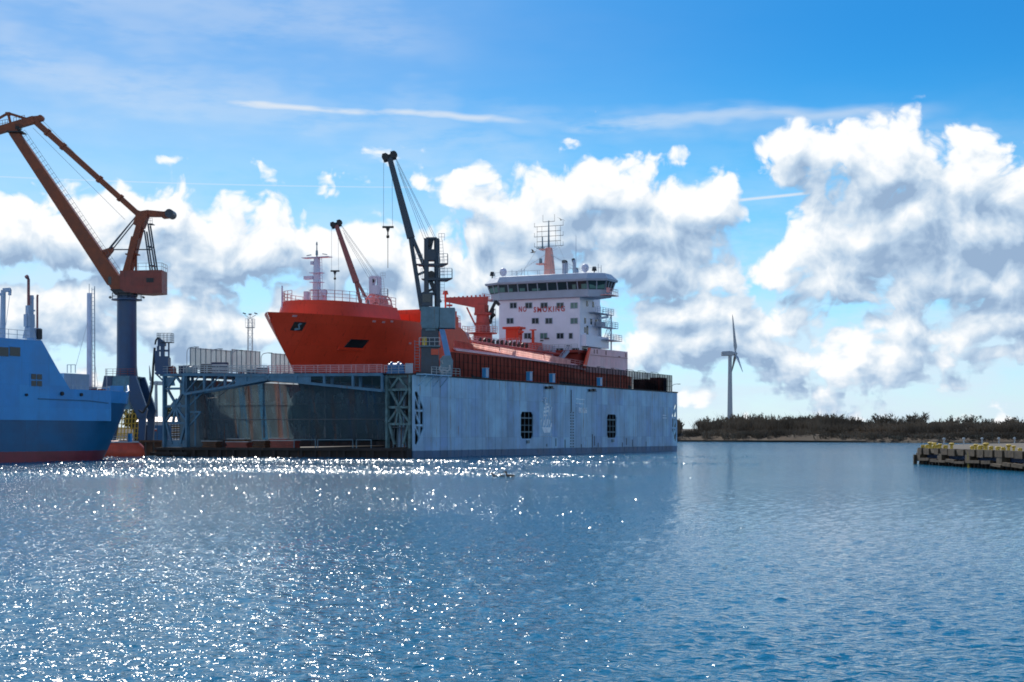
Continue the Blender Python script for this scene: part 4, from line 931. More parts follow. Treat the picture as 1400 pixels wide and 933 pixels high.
# ------------------------------------------------------------------ the red tanker (local: x = s from the bow, y = across, 0 on the centre line)
CL = 21.6; KEEL = 2.2
ship = thing('tanker_ship', 'red tanker with white bridge house and forward mast, raised inside the floating dock', 'ship', D(0, CL, KEEL), DA)
SO = (0, -CL, -KEEL)                       # shapes below are written in dock coordinates
STEM = [(20.6, -3.9), (17, -1.2), (14.5, 1.0), (12.8, 2.6), (10.5, 4.2), (8, 5.6), (5, 6.6), (3.4, 7.5), (2.2, 9.5)]
def interp(tab, z):
    for (z0, a), (z1, b) in zip(tab, tab[1:]):
        if z0 >= z >= z1: return a + (b - a) * (z0 - z) / (z0 - z1)
    return tab[0][1] if z > tab[0][0] else tab[-1][1]
def sheer(s):
    if s < 36: return 20.55 + .10 * math.exp(-((s + 4) / 8) ** 2)
    if s < 41: f = (s - 36) / 5; return 20.55 - (20.55 - 17.5) * (f * f * (3 - 2 * f))
    return 17.5 - (s - 41) * .035
def half(s, z):
    f = max(0.0, min(1.0, (z - 2.2) / 18.0)); x0 = interp(STEM, z); L = 44 - 18 * f; p = 1.55 + .75 * f
    u = max(0.0, min(1.0, (s - x0) / L)); b = 10.0 * (1 - (1 - u) ** p)
    if z < 4.2: b *= math.sqrt(max(0.0, 1 - ((4.2 - z) / 2.3) ** 2 * .55))
    if s > 92 and z < 12: b *= max(.12, 1 - ((s - 92) / 22) ** 1.5 * (12 - z) / 9)
    return b
ZL = [2.2, 2.8, 3.6, 5, 6.5, 8, 9.6, 11.3, 12.3, 13.6, 15, 16.4, 18, 19.4, 20.6]
SL = [-3.9, -3.2, -2, -.6, 1, 2.6, 4.2, 5.6, 7, 9, 11, 13.5, 16, 19, 22.5, 26, 30, 34, 36, 37.3, 38.5, 39.7, 41, 46, 55, 65, 75, 85, 92, 98, 104, 109, 111]
def hull():
    m = MB(SO); rows = []
    for s in SL:
        zt = sheer(s); row = []
        for z in ZL:
            zz = min(z, zt) if z < 20.6 else zt
            zz = 2.2 + (z - 2.2) / 18.4 * (zt - 2.2) if s > 35.9 and z > 12.3 else zz
            x0 = interp(STEM, zz); row.append((max(s, x0), half(max(s, x0), zz), zz))
        rows.append(row)
    n = len(ZL)
    for side in (-1, 1):
        vs = [(x, CL + side * max(b, .02), z) for r in rows for x, b, z in r]; base = []
        for i in range(len(rows) - 1):
            for j in range(n - 1):
                q = (i * n + j, (i + 1) * n + j, (i + 1) * n + j + 1, i * n + j + 1)
                base.append((q, rows[i][j][2] < 12.2))
        b0 = len(m.v); m.v += [tuple(Vector(p) + m.o) for p in vs]
        for q, low in base: m.f.append([k + b0 for k in q]); m.mi.append(1 if low else 0)
    last = rows[-1]; m.mat(0).add([(x, CL - b, z) for x, b, z in last] + [(x, CL + b, z) for x, b, z in reversed(last)], [tuple(range(2 * n))])
    # bulbous forefoot
    m.mat(1); m.loft([[Vector((6.6 + 4.6 * c, CL + 2.0 * sn * math.cos(a * .524), 6.6 + 3.5 * sn * math.sin(a * .524))) for a in range(12)] for c, sn in ((-.999, .04), (-.95, .31), (-.8, .6), (-.5, .87), (0, 1), (.6, .95), (1.5, .8))])
    bm_ = m.build('hull', [M['red'], M['antifoul']], ship, angle=40)
    me = bm_.data; bm = bmesh.new(); bm.from_mesh(me); bmesh.ops.remove_doubles(bm, verts=bm.verts, dist=.03); bmesh.ops.recalc_face_normals(bm, faces=bm.faces); bm.to_mesh(me); bm.free()
    return bm_
hull_o = hull()
def sp(mb, name, mat, parent=None, angle=35): return mb.build(name, M[mat] if isinstance(mat, str) else mat, parent or ship, angle)
# decks
m = MB(SO); m.prism([(s_, CL - half(s_, 19.4) + .1, 19.5) for s_ in (0, 2.6, 7, 13.5, 22, 30, 36)] + [(s_, CL + half(s_, 19.4) - .1, 19.5) for s_ in (36, 30, 22, 13.5, 7, 2.6, 0)], (0, 0, .1))
m.box(36, 37, CL - 9.8, CL + 9.8, 16.4, 19.48); m.box(37, 88, CL - 9.85, CL + 9.85, 15.6, 15.8); sp(m, 'deck', 'darkred')
# plate added and tilted to catch the sun, cargo line along the deck edge
m = MB(SO)
for a, b, za, zb in ((33.5, 60, 17.3, 17.0), (60, 88, 17.0, 16.0)): m.prism([(a, CL - 10.45, za - .3), (a, CL - 8.3, za + .6), (a, CL - 8.3, za + .4), (a, CL - 10.45, za - .6)], (b - a, 0, zb - za))
sp(m, 'sun_catching_plate', 'pink')
m = MB(SO); m.path([(36, CL - 8.8, 17.0), (60, CL - 8.8, 16.9), (84, CL - 8.8, 16.4)], .30, 8); m.path([(40, CL - 8.0, 17.0), (80, CL - 8.0, 16.9)], .24, 8); sp(m, 'cargo_line', 'pink')
for k, (y, z, r_) in enumerate([(6.3, 19.0, .22), (5.6, 18.6, .24)]):
    m = MB(SO); m.path([(44 + 2 * k, CL - y, z - 2.2), (44.6 + 2 * k, CL - y, z), (84 - 3 * k, CL - y, z - .5), (84.8 - 3 * k, CL - y, z - 2.8)], r_, 8)
    for i in range(9): m.bar((47 + i * 4.2, CL - y, 15.8), (47 + i * 4.2, CL - y, z - r_), .14)
    sp(m, 'cargo_line', 'red' if k % 2 else 'hosered')
m = MB(SO).rail([(40, CL - 9.9, 17.4), (64, CL - 9.9, 16.7), (87, CL - 9.9, 16.0)], 1.15, 3, 2.2, .04); sp(m, 'railing', 'pinkrail')
m = MB(SO)
for a, b, za, zb in ((33.8, 50, 17.25, 16.95), (50.3, 68, 16.95, 16.55), (68.3, 80, 16.55, 16.2)): m.prism([(a, CL - 10.02, za), (a, CL - 10.02, za + 1.15), (b, CL - 10.02, zb + 1.0), (b, CL - 10.02, zb)], (0, .03, 0))
pieces(m, 'backlit_canvas', M['canvas'], ship, None)  # translucent strips added to make the bright backlit line at the rail
# anchor pocket and mooring port, set on the plating
def on_hull(px, py):                      # dock coordinates of the plating seen along one compass line
    best = None
    for i in range(400):
        s = -3.5 + i * .09
        for z in [12.6 + k * .1 for k in range(80)]:
            t = CL - half(s, z); X = DOCK_O.x + DU.x * s + DV.x * t; Y = DOCK_O.y + DU.y * s + DV.y * t
            e = (700 + FPX * X / Y - px) ** 2 + (HOR - FPX * (z - CAMZ) / Y - py) ** 2
            if half(s, z) > .05 and (best is None or e < best[0]): best = (e, s, z)
    return best[1], best[2]
def hull_quad(s0, s1, z0, z1, out=.04, lean=0.0):
    return [(s + (z - z0) * lean, CL - half(s + (z - z0) * lean, z) - out, z) for s, z in ((s0, z0), (s1, z0), (s1, z1), (s0, z1))]
s_, z_ = on_hull(406, 446)
m = MB(SO); q = hull_quad(s_ - .6, s_ + .8, z_ - .6, z_ + .6, .03); m.prism(q, (.06, -.10, 0)); pocket = sp(m, 'anchor_pocket', 'dockdark')
m = MB(SO); c = Vector((s_, CL - half(s_, z_) - .3, z_)); ax = Vector((.9, -.45, 0)).normalized()
m.bar(c + ax * .75 + Z * .55, c - ax * .05 + Z * .2, .20); m.bar(c - ax * .05 + Z * .2, c + ax * .12 - Z * .35, .2); m.bar(c + ax * .12 - Z * .35, c - ax * .65 - Z * .5, .26); m.bar(c + ax * .75 + Z * .55, c + ax * .9 + Z * .25, .16); sp(m, 'anchor', 'cranegrey', pocket)
s_, z_ = on_hull(485, 470)
m = MB(SO); m.prism(hull_quad(s_ - 1.5, s_ + 1.5, z_ - .6, z_ + .6, .03, .4), (.03, -.08, 0)); port = sp(m, 'mooring_port', 'black')
m = MB(SO); q0 = hull_quad(s_ - 2.3, s_ + 1.9, z_ - 1.05, z_ - .8, .03); m.prism(q0, (.05, -.22, 0)); sp(m, 'port_sill', 'red', port)
for k, (px, py) in enumerate([(402, 432), (511, 440), (524, 441), (535, 440), (560, 470)]):
    s_, z_ = on_hull(px, py); m = MB(SO); m.prism(hull_quad(s_ - .25, s_ + .25, z_ - .14, z_ + .14, .03), (.03, -.09, 0)); sp(m, 'fairlead', 'pinkrail')
# whaleback, its rails and gear
def outline(w, s0, s1, nose, z, n=9):
    a = [(s0 + nose * (1 - math.cos(i / n * 1.57)), CL - w * math.sin(i / n * 1.57), z) for i in range(n + 1)] + [(s1, CL - w, z)]
    return a + [(x, 2 * CL - y, zz) for x, y, zz in reversed(a)][:-1]
m = MB(SO); m.loft([[Vector(p) for p in outline(6.8, 2.6, 23.4, 9, 19.6)], [Vector(p) for p in outline(6.0, 3.6, 22.4, 8.5, 22.9)]]); fo = sp(m, 'forecastle_house', 'red')
o2 = outline(5.9, 3.8, 22.2, 8.4, 22.9); m = MB(SO).rail(o2[2:11] + [o2[10]] , 1.5, 3, 1.5, .045); m.rail(o2[11:], 1.5, 3, 2.0, .045); sp(m, 'railing', 'pinkrail', fo)
m = MB(SO); ring = lambda z, a, b: [Vector((9 + x * a, CL + y * b, z)) for x, y in ((-1, -.6), (-.6, -1), (.6, -1), (1, -.6), (1, .6), (.6, 1), (-.6, 1), (-1, .6))]
m.loft([ring(22.9, .55, .62), ring(29.7, .34, .40)]); fm_ = sp(m, 'foremast', 'lilac')
m = MB(SO)
for z, w in ((29.6, 2.3), (29.5, .0), (27.3, .9), (25.9, .9), (24.7, 1.0)):
    if w: m.box(9 - .7, 9 + .7, CL - w, CL + w, z, z + .10)
m.box(8.3, 9.0, CL + .4, CL + 1.9, 26.4, 26.9); m.box(8.6, 9.2, CL + .4, CL + .9, 28.6, 29.1); m.ladder((9, CL - .9, 22.9), (9, CL - .7, 29.6), .5, (1, 0, 0), .45, .035); sp(m, 'mast_platform', 'lilac', fm_)
m = MB(SO); m.tube((9, CL, 29.7), (9, CL, 32.0), .12, .06, 6); m.tube((9, CL, 30.0), (9, CL, 30.7), .2, .16, 8); m.tube((9, CL, 31.5), (9, CL, 31.9), .14, .1, 6); m.bar((9, CL - 1.8, 30.0), (9, CL - 1.0, 30.15), .12); m.bar((9, CL + 1.0, 30.1), (9, CL + 1.8, 30.0), .12); sp(m, 'signal_light', 'cranegrey', fm_)
m = MB(SO); m.tube((8.6, CL + 1.5, 22.9), (8.6, CL + 1.5, 24.6), .5, None, 12); sp(m, 'ventilator', 'lilac', fo)
m = MB(SO); m.box(8.2, 9.4, CL - 1.5, CL - .8, 22.9, 24.7); m.tube((8.6, CL - 1.4, 24.2), (8.0, CL - 2.0, 24.3), .42, .5, 10); sp(m, 'ventilator', 'lilac', fo)
m = MB(SO); m.tube((4.6, CL + 3.2, 20.5), (4.6, CL + 3.2, 25.2), .16, .12, 6); sp(m, 'bow_post', 'lilac')
m = MB(SO); m.box(18.3, 22.6, CL - 5.2, CL - 2.6, 23.0, 23.3)
for i in range(6): a = 3.14 * i / 5; m.tube((18.4, CL - 3.9 - 1.2 * math.cos(a), 23.3 + 1.5 * math.sin(a)), (22.4, CL - 3.9 - 1.2 * math.cos(a), 23.3 + 1.5 * math.sin(a)), .11, None, 5)
for x in (18.5, 19.9, 21.2, 22.3): m.path([(x, CL - 3.9 - 1.2 * math.cos(a * .3), 23.3 + 1.5 * math.sin(a * .3)) for a in range(11)], .12, 5)
m.tube((18.6, CL - 3.9, 23.9), (22.3, CL - 3.9, 23.9), .55, None, 10); sp(m, 'rescue_basket', 'pinkrail', fo)
# break of the forecastle: red house, pink screen behind
m = MB(SO); m.box(27, 36.2, CL - 9.5, CL + 9.5, 19.6, 22.3); m.box(29.5, 36.0, CL - 9.3, CL + 9.3, 22.3, 23.2); bh = sp(m, 'winch_house', 'red')
m = MB(SO); m.box(36.3, 43, CL - 6.4, CL + 7, 15.8, 21.9); ph = sp(m, 'pump_room', 'pink')
m = MB(SO); m.rail([(27.2, CL - 9.3, 22.3), (29, CL - 9.3, 22.3)], 1.1, 3, .9, .04); m.rail([(36.4, CL - 6.3, 21.9), (42.8, CL - 6.3, 21.9), (42.8, CL + 4, 21.9)], 1.1, 3, 1.3, .04); sp(m, 'railing', 'pinkrail', ph)
m = MB(SO); m.tube((33.8, CL - 8.4, 23.2), (33.8, CL - 8.4, 26.0), .16, None, 6); m.tube((33.8, CL - 8.4, 25.8), (33.8, CL - 8.4, 26.4), .5, .35, 8); sp(m, 'vent_head', 'red')
for i in range(5): m = MB(SO); m.tube((37.2 + i * 1.2, CL - 5.6, 21.9), (37.2 + i * 1.2, CL - 5.6, 23.1), .15, None, 6); m.tube((37.2 + i * 1.2, CL - 5.6, 23.0), (37.2 + i * 1.2, CL - 5.6, 23.4), .4, .3, 8); sp(m, 'vent_head', 'red')
m = MB(SO); m.path([(37, CL - 8.9, 18.9), (41, CL - 8.4, 19.0), (43, CL - 8.0, 18.0), (45.5, CL - 8.0, 17.2), (52, CL - 8.0, 17.0)], .75, 10); sp(m, 'cargo_trunk', 'red')
m = MB(SO); m.box(37.2, 39.6, CL - 9.7, CL - 9.4, 18.4, 20.0)
for i in range(3): m.box(37.4 + i * .8, 37.8 + i * .8, CL - 9.75, CL - 9.71, 18.7, 19.7)
m.rail([(37.2, CL - 9.7, 20.0), (39.8, CL - 9.7, 20.0)], .9, 2, .9, .05); sp(m, 'side_gate', 'pinkrail')
# hose crane
hb = Vector((63.5, CL, 0))
m = MB(SO); m.tube(hb + Z * 15.8, hb + Z * 21.6, 1.9, 1.7, 14); m.tube(hb + Z * 21.4, hb + Z * 21.6, 2.6, None, 14); m.tube(hb + Z * 21.6, hb + Z * 24.8, 1.35, 1.15, 14); m.tube(hb + Z * 24.8, hb + Z * 25.2, 1.6, None, 14)
for i in range(3): m.tube(hb + Z * (22.1 + i * .6), hb + Z * (22.2 + i * .6), 1.42, None, 14)
hc = sp(m, 'hose_crane', 'hosered')
tip = hb + WX(-6.9) + Z * 27.6; heel = hb + WX(.5) + Z * 26.6
m = MB(SO); m.bar(hb + WX(.9) + Z * 26.9, tip, 1.2, 2.4, .5, .75); m.bar(hb + WX(-.2) + Z * 25.2, hb + WX(-.2) + Z * 26.6, 1.7, 2.0); m.bar(hb + WX(-1.3) + Z * 22.9, hb + WX(-2.9) + Z * 26.2, .3); 
for i in range(10): p = (hb + WX(.3)).lerp(hb + WX(-6.6), i / 9) + Z * (28.15 - .12 * i * .5); m.tube(p, p + WX(-.05, .38), .16, None, 6)
m.tube(tip + WX(.9, -.4), tip + WX(.9, -1.7), .1, None, 5); m.tube(tip + WX(.9, -.9), tip + WX(.9, -1.2), .55, None, 8); sp(m, 'crane_boom', 'hosered', hc)
m = MB(SO)
for p, q in (((1.2, 25), (2.4, 27.4)), ((1.3, 23.2), (1.9, 26)), ((2.3, 27.3), (3.0, 26.6)), ((1.4, 24.2), (2.2, 25.0))): m.bar(hb + WX(p[0]) + Z * p[1], hb + WX(q[0]) + Z * q[1], .55)
m.ladder(hb + WX(2.0) + Z * 21.6, hb + WX(2.0) + Z * 26, .6, WX(1), .5, .04); sp(m, 'crane_machinery', 'black', hc)
m = MB(SO).rail([hb + WX(-2.6, 21.6), hb + WX(0, 21.6, -2.6), hb + WX(2.6, 21.6), hb + WX(0, 21.6, 2.6)], 1.1, 3, 1.0, .04); sp(m, 'railing', 'pinkrail', hc)
# raised catwalk with pipes, and the red monitor tower beside it
m = MB(SO); m.box(48, 86, CL - 3.6, CL - 1.4, 19.0, 19.15); m.box(48, 86, CL - 3.7, CL - 3.55, 18.6, 19.0)
for i in range(13): m.bar((48.5 + i * 3.1, CL - 3.4, 15.8), (48.5 + i * 3.1, CL - 3.4, 19), .22); m.bar((48.5 + i * 3.1, CL - 1.6, 15.8), (48.5 + i * 3.1, CL - 1.6, 19), .22)
cw = sp(m, 'catwalk', 'pinkrail'); m = MB(SO).rail([(48, CL - 3.6, 19.15), (86, CL - 3.6, 19.15)], 1.15, 3, 1.5, .045); m.rail([(48, CL - 1.4, 19.15), (86, CL - 1.4, 19.15)], 1.15, 3, 1.5, .045); sp(m, 'railing', 'pinkrail', cw)
m = MB(SO)
for i in range(12): x = 52 + i * 1.7; m.path([(x, CL - 5.2, 16), (x, CL - 5.2, 19.4 + .2 * (i % 3)), (x + .5, CL - 5.2, 19.9), (x + .9, CL - 5.0, 19.2)], .17, 6); m.tube((x, CL - 5.5, 18.4), (x, CL - 4.9, 18.4), .3, None, 8)
sp(m, 'manifold', 'brownbox')
for k in range(2): m = MB(SO).ladder((52.5 + 2.4 * k, CL - 7.4, 15.9), (55 + 2.4 * k, CL - 3.8, 19.2), .7, (1, 0, 0), .4, .06); sp(m, 'stair', 'pink')
m = MB(SO); mt = Vector((76.0, CL - .2, 0))
for a in (-1, 1):
    for b in (-1, 1): m.bar(mt + Vector((a * 1.1, b * 1.1, 19.2)), mt + Vector((a * .7, b * .9, 22.2)), .22)
m.box(75.1, 76.9, CL - 1.5, CL + 1.1, 21.0, 23.0); m.box(74.7, 77.3, CL - 2.0, CL + 1.6, 23.0, 23.4); m.bar((75, CL - 1.6, 19.6), (75, CL - 1.6, 21), .12); m.bar((75.6, CL - 1.6, 22), (74.6, CL - 2.8, 22.4), .25)
mo = sp(m, 'monitor_tower', 'red'); m = MB(SO).rail([(74.4, CL - 2.2, 20.2), (74.4, CL + 1.8, 20.2)], 1.0, 3, .8, .05); m.box(74.3, 77, CL - 2.3, CL + 1.9, 20.05, 20.2); sp(m, 'railing', 'pinkrail', mo)
for i in range(6): m = MB(SO); m.tube((64 + i * 3.4, CL - 6.8, 15.8), (64 + i * 3.4, CL - 6.8, 17.7), .35, None, 8); m.tube((64 + i * 3.4, CL - 6.8, 17.5), (64 + i * 3.4, CL - 6.8, 17.8), .6, None, 8); sp(m, 'tank_hatch', 'red')
m = MB(SO); m.path([(60, CL - 6, 16.6), (84, CL - 6, 16.6)], .3, 8); sp(m, 'tank_line', 'red')
# bridge house
H0, H1, T0, T1, ZB, ZT = 87.0, 101.0, 12.7, 30.0, 19.4, 30.3
m = MB(SO); m.box(H0, H1 - 4.0, T0 + .02, T1, ZB, ZT); m.box(H1 - 3.99, H1, T0 + 1.6, T1 - 1.6, ZB, ZT - 1.2); m.box(H0 + .6, H0 + 12, T0 - 1.05, T0, 20.2, 22.4)
house = sp(m, 'bridge_house', 'white')
def at_s(px, py, s):
    k = (px - 700) / FPX; t = (k * (DOCK_O.y + DU.y * s) - DOCK_O.x - DU.x * s) / (DV.x - k * DV.y)
    return t, CAMZ + (HOR - py) / FPX * (DOCK_O.y + DU.y * s + DV.y * t)
WIN = [(702, 418, 1), (723, 418, 1), (744, 418, 1), (766, 418, 1), (785, 418, 1), (697.5, 439, 1), (732, 439, 1), (750.5, 439, 1), (785, 439, 1), (721.5, 459.5, 1), (743.5, 459.5, 1), (766, 459.5, 1), (780.5, 459.5, .5), (738, 480, 1), (765.5, 480, 1), (787, 480, 1)]
for px, py, w in WIN:
    t, z = at_s(px, py, H0); w *= .68
    f = MB(SO); x = H0 - .03
    for a, b, c, d in ((t - w - .1, t - w, z - .58, z + .58), (t + w, t + w + .1, z - .58, z + .58), (t - w, t + w, z - .58, z - .5), (t - w, t + w, z + .5, z + .58)): f.box(x - .06, x + .02, a, b, c, d)
    if w > .5: f.box(x - .05, x + .02, t - .05, t + .05, z - .5, z + .5)
    fr = sp(f, 'window', 'grey', house); g = MB(SO); g.box(x - .01, x + .025, t - w, t + w, z - .5, z + .5); sp(g, 'glass', 'glassd' if (px * 7) % 3 < 1.6 else 'glassg', fr)
t, z = at_s(741.5, 423.5, H0)
for word, px in (('NO', 714.6), ('SMOKING', 751)):
    t, z = at_s(px, 423.4, H0); lettering(word, house, M['letter'], H0 - .035, t - CL, z - KEEL, 1.46, .68 if word == 'NO' else .86, .032, .02, (R(90), 0, R(-90)), 1.28)
# starboard side of the house: doors, windows, gallery
m = MB(SO); y = T0 - .015
for x, z in ((90.5, 28.6), (93.5, 28.6), (89.5, 25.2), (92.5, 25.2), (95, 25.2), (89.5, 23.4)): m.box(x - .4, x + .4, y - .02, y + .01, z - .55, z + .55)
m.box(90.2, 91.0, y - .03, y + .01, 22.6, 24.3); m.box(88.2, 90.2, y - .03, y + .01, 19.5, 20.1); pieces(m, 'side_window', M['glassd'], house)
m = MB(SO)
for z, x0, x1, o_ in ((27.0, 91, 100.5, 1.5), (24.4, 93, 101.8, 1.9), (21.9, 95, 102.6, 2.4)):
    m.box(x0, x1, T0 - o_, T0 - .02, z - .12, z); m.rail([(x0, T0 - o_ + .05, z), (x1, T0 - o_ + .05, z), (x1, T0 + 1, z)], 1.1, 3, 1.4, .045)
for z in (22, 24.5): m.ladder((97.5, T0 - .9, z), (99.6, T0 - .9, z + 2.5), .8, (0, 1, 0), .35, .05)
m.bar((95.2, T0 - .7, 19.4), (95.2, T0 - .7, 27), .5); m.bar((99.8, T0 - 1.2, 19.4), (99.8, T0 - 1.2, 27), .22); m.box(94.2, 96.2, T0 - 1.5, T0 - .2, 24.45, 25.3); m.bar((94, T0 - 1, 25.9), (98.4, T0 - 1, 26.5), .4)
sp(m, 'outside_gallery', 'grey', house)
m = MB(SO)
for px, py in ((728, 463), (748, 463)): t, z = at_s(px, py, H0); m.box(H0 - .25, H0 - .01, t - .45, t + .45, z - .12, z + .12)
for px, py in ((741, 466), (737, 472), (777, 473)): t, z = at_s(px, py, H0); m.box(H0 - .2, H0 - .01, t - .3, t + .3, z - .1, z + .12)
pieces(m, 'deck_light', M['black'], house)
# bridge: wings, raked window band and chamfered roof
BT0, BT1 = 7.4, 32.7
def plan(o_, z, cx=0.0): return [Vector((x, y, z)) for x, y in ((85.6 - o_ + cx, BT0 + 3.2), (87.4 - o_ + cx, BT0 - o_), (91.8 + o_, BT0 - o_), (94 + o_, BT0 + 4), (94 + o_, BT1 - 4), (91.8 + o_, BT1 + o_), (87.4 - o_ + cx, BT1 + o_), (85.6 - o_ + cx, BT1 - 3.2))]
m = MB(SO); m.loft([plan(-.55, 29.55), plan(-.45, 30.9)]); wing = sp(m, 'bridge_deck', 'grey', None, 20)
m = MB(SO); m.loft([plan(-.42, 30.9), plan(-.05, 32.5)], False); band = sp(m, 'bridge_window_band', 'glassd', None, 20)
m = MB(SO); lo, hi = plan(-.44, 30.9), plan(-.0, 32.52)
def mull(i, j, n, w=.16):
    for k in range(n + 1):
        a = lo[i].lerp(lo[j], k / n); b = hi[i].lerp(hi[j], k / n); m.bar(a, b, w if 0 < k < n else .34, .18)
mull(0, 7, 9); mull(0, 1, 2); mull(1, 2, 3); mull(7, 6, 2); m.bar(lo[0], lo[7], .12, .14); m.bar(hi[0], hi[7], .12, .14); sp(m, 'window_mullion', 'grey', band)
m = MB(SO); a, b = plan(-.30, 31.05), plan(-.16, 32.1)
def pane(i, j, f0, f1, g0=.0, g1=1.0):
    p = [a[i].lerp(a[j], f0), a[i].lerp(a[j], f1), b[i].lerp(b[j], f1), b[i].lerp(b[j], f0)]; d = [p[0].lerp(p[3], g0), p[1].lerp(p[2], g0), p[1].lerp(p[2], g1), p[0].lerp(p[3], g1)]; m.add(d, [(0, 1, 2, 3)])
for f0, f1 in ((.0, .07), (.93, .995)): pane(7, 0, f0, f1)
pane(7, 6, .05, .48); pane(7, 6, .52, .95); pane(0, 1, .1, .48); pane(0, 1, .52, .95); pane(7, 0, .115, .16, 0, .6); pane(7, 0, .24, .30, 0, .55); pane(7, 0, .38, .47, 0, .4); pane(7, 0, .83, .87, 0, .8)
pieces(m, 'lit_pane', M['glassg'], band, None)
m = MB(SO); m.loft([plan(.35, 32.52), plan(.45, 32.9), plan(-.6, 34.05), plan(-1.2, 34.2)]); roof = sp(m, 'bridge_roof', 'grey', None, 20)
m = MB(SO)
for t in (29.2, 25.6, 17.3, 13.8): m.box(86.35, 86.95, t - .5, t + .5, 29.9, 30.3)
pieces(m, 'flood_lamp', M['brick'], wing)
m = MB(SO); m.rail([(87, BT0 - .9, 30.0), (91, BT0 - .9, 30.0)], 1.0, 2, .9, .05); m.box(86.9, 91.2, BT0 - 1.0, BT0 + 1, 29.75, 29.9); m.tube((86.9, BT0 - .6, 30.2), (86.9, BT0 - .6, 31.1), .4, None, 8); sp(m, 'wing_rail', 'pinkrail', wing)
m = MB(SO); m.rail([(87, BT1 + 1.0, 29.9), (91, BT1 + 1.0, 29.9)], 1.2, 3, 1.0, .05); m.box(86.9, 91.2, BT1 - 1, BT1 + 1.1, 29.7, 29.85); sp(m, 'wing_rail', 'pinkrail', wing)
m = MB(SO); m.rail([(87.6, BT0 + 1.2, 34.15), (87.0, BT0 + 4, 34.2), (87.0, BT1 - 4, 34.2), (87.6, BT1 - 1.2, 34.15)], .9, 1, 2.6, .035); sp(m, 'railing', 'galv', roof)
for px in (688, 800):
    t, z = at_s(px, 376, 92); m = MB(SO); m.lathe((92, t, 34.2), [(.4, 0), (.2, .35), (.3, .7), (.6, .95), (.72, 1.3), (.70, 1.75), (.5, 2.1), (.22, 2.25), (0, 2.28)], 16); sp(m, 'satellite_dome', 'lilac', roof)
for px in (673, 812.5):
    t, z = at_s(px, 376, 91); m = MB(SO); m.tube((91, t, 34.0), (91, t, 35.0), .12, None, 6); m.tube((91, t, 34.9), (91, t, 35.7), .5, .35, 10); sp(m, 'search_light', 'black', roof)
for px, h, r_, bend in ((771.5, 4.0, .42, 0), (775, 3.8, .22, .3), (785, 4.2, .30, .5), (788, 2.2, .5, .6), (780, 1.0, .25, .2)):
    t, z = at_s(px, 376, 97); m = MB(SO); m.path([(97, t, 33), (97, t, 33.6 + h - bend), (97 + bend, t + bend * .6, 33.6 + h)], r_, 10); p = sp(m, 'exhaust_pipe', 'grey', roof); m = MB(SO); m.tube((97 + bend, t + bend * .6, 33.4 + h), (97 + bend * 1.4, t + bend, 34.0 + h), r_ * 1.15, None, 10); sp(m, 'pipe_mouth', 'black', p)
t, z = at_s(787.5, 316, 96); m = MB(SO); m.tube((96, t, 34), (96, t, 42.8), .06, .03, 5); sp(m, 'whip_antenna', 'grey', roof)
for px, h in ((700, 1.6), (707, 1.2), (713, 1.8), (717, 1.7), (735, 1.2), (818, 1.9), (822, 1.6), (664, 1.2)): t, z = at_s(px, 376, 90); m = MB(SO); m.tube((90, min(t, 32.4), 33.8), (90, min(t, 32.4), 34.2 + h), .05, None, 4); sp(m, 'rod_antenna', 'galv', roof)
t, z = at_s(751.5, 376, 95); MX = t
m = MB(SO); ring = lambda z, a, b, c=0: [Vector((95 + x * a, MX + c + y * b, z)) for x, y in ((-1, -.6), (-.6, -1), (.6, -1), (1, -.6), (1, .6), (.6, 1), (-.6, 1), (-1, .6))]
m.loft([ring(34.2, 1.0, 1.05, .0), ring(37.2, .85, .88, .08), ring(40.4, .55, .6, .15)]); m.box(93.2, 95, MX + .6, MX + 2.2, 37.0, 37.2); m.box(93.4, 95, MX + .5, MX + 1.7, 39.9, 40.05); mast = sp(m, 'radar_mast', 'mastpink')
m = MB(SO); m.tube((95, MX + .2, 40), (95, MX + .2, 45.8), .24, .10, 8); m.tube((94.2, MX + 1.2, 39.9), (94.2, MX + 1.2, 42.6), .18, .08, 6); m.tube((94, MX + 1.5, 37.2), (94, MX + 1.5, 38.2), .35, .3, 8); m.bar((94, MX + .6, 40.3), (94, MX + 2.4, 40.3), .2); sp(m, 'pole', 'cranegrey', mast)
m = MB(SO)
for i, (z, w) in enumerate([(40.7, 3.2), (41.7, 2.6), (42.7, 3.2), (43.7, 2.6), (44.7, 3.2), (45.6, 1.3)]):
    m.bar((95, MX - w + .2, z), (95, MX + w + .2, z), .08)
    for a in (-1, 1): m.bar((95, MX + a * w * .98 + .2, z), (95, MX + a * w * .98 + .2, z + (1.4 if z > 45 else .8)), .045)
for a in (-2.55, -1.5, 1.5, 2.55): m.bar((95, MX + a + .2, 40.7), (95, MX + a + .2, 44.7), .045)
sp(m, 'aerial_yard', 'brownbox', mast)
m = MB(SO)
for a, b in ((-1.8, 8), (-3, 9.5), (1.8, -8), (3, -10), (2.2, 6)): m.tube((95, MX + a + .2, 40.7), (93, MX + b, 34.2), .03, None, 3)
m.tube((94, MX - 2, 41.5), (92, MX - 6, 34.2), .03, None, 3); sp(m, 'stay_wire', 'galv', mast)
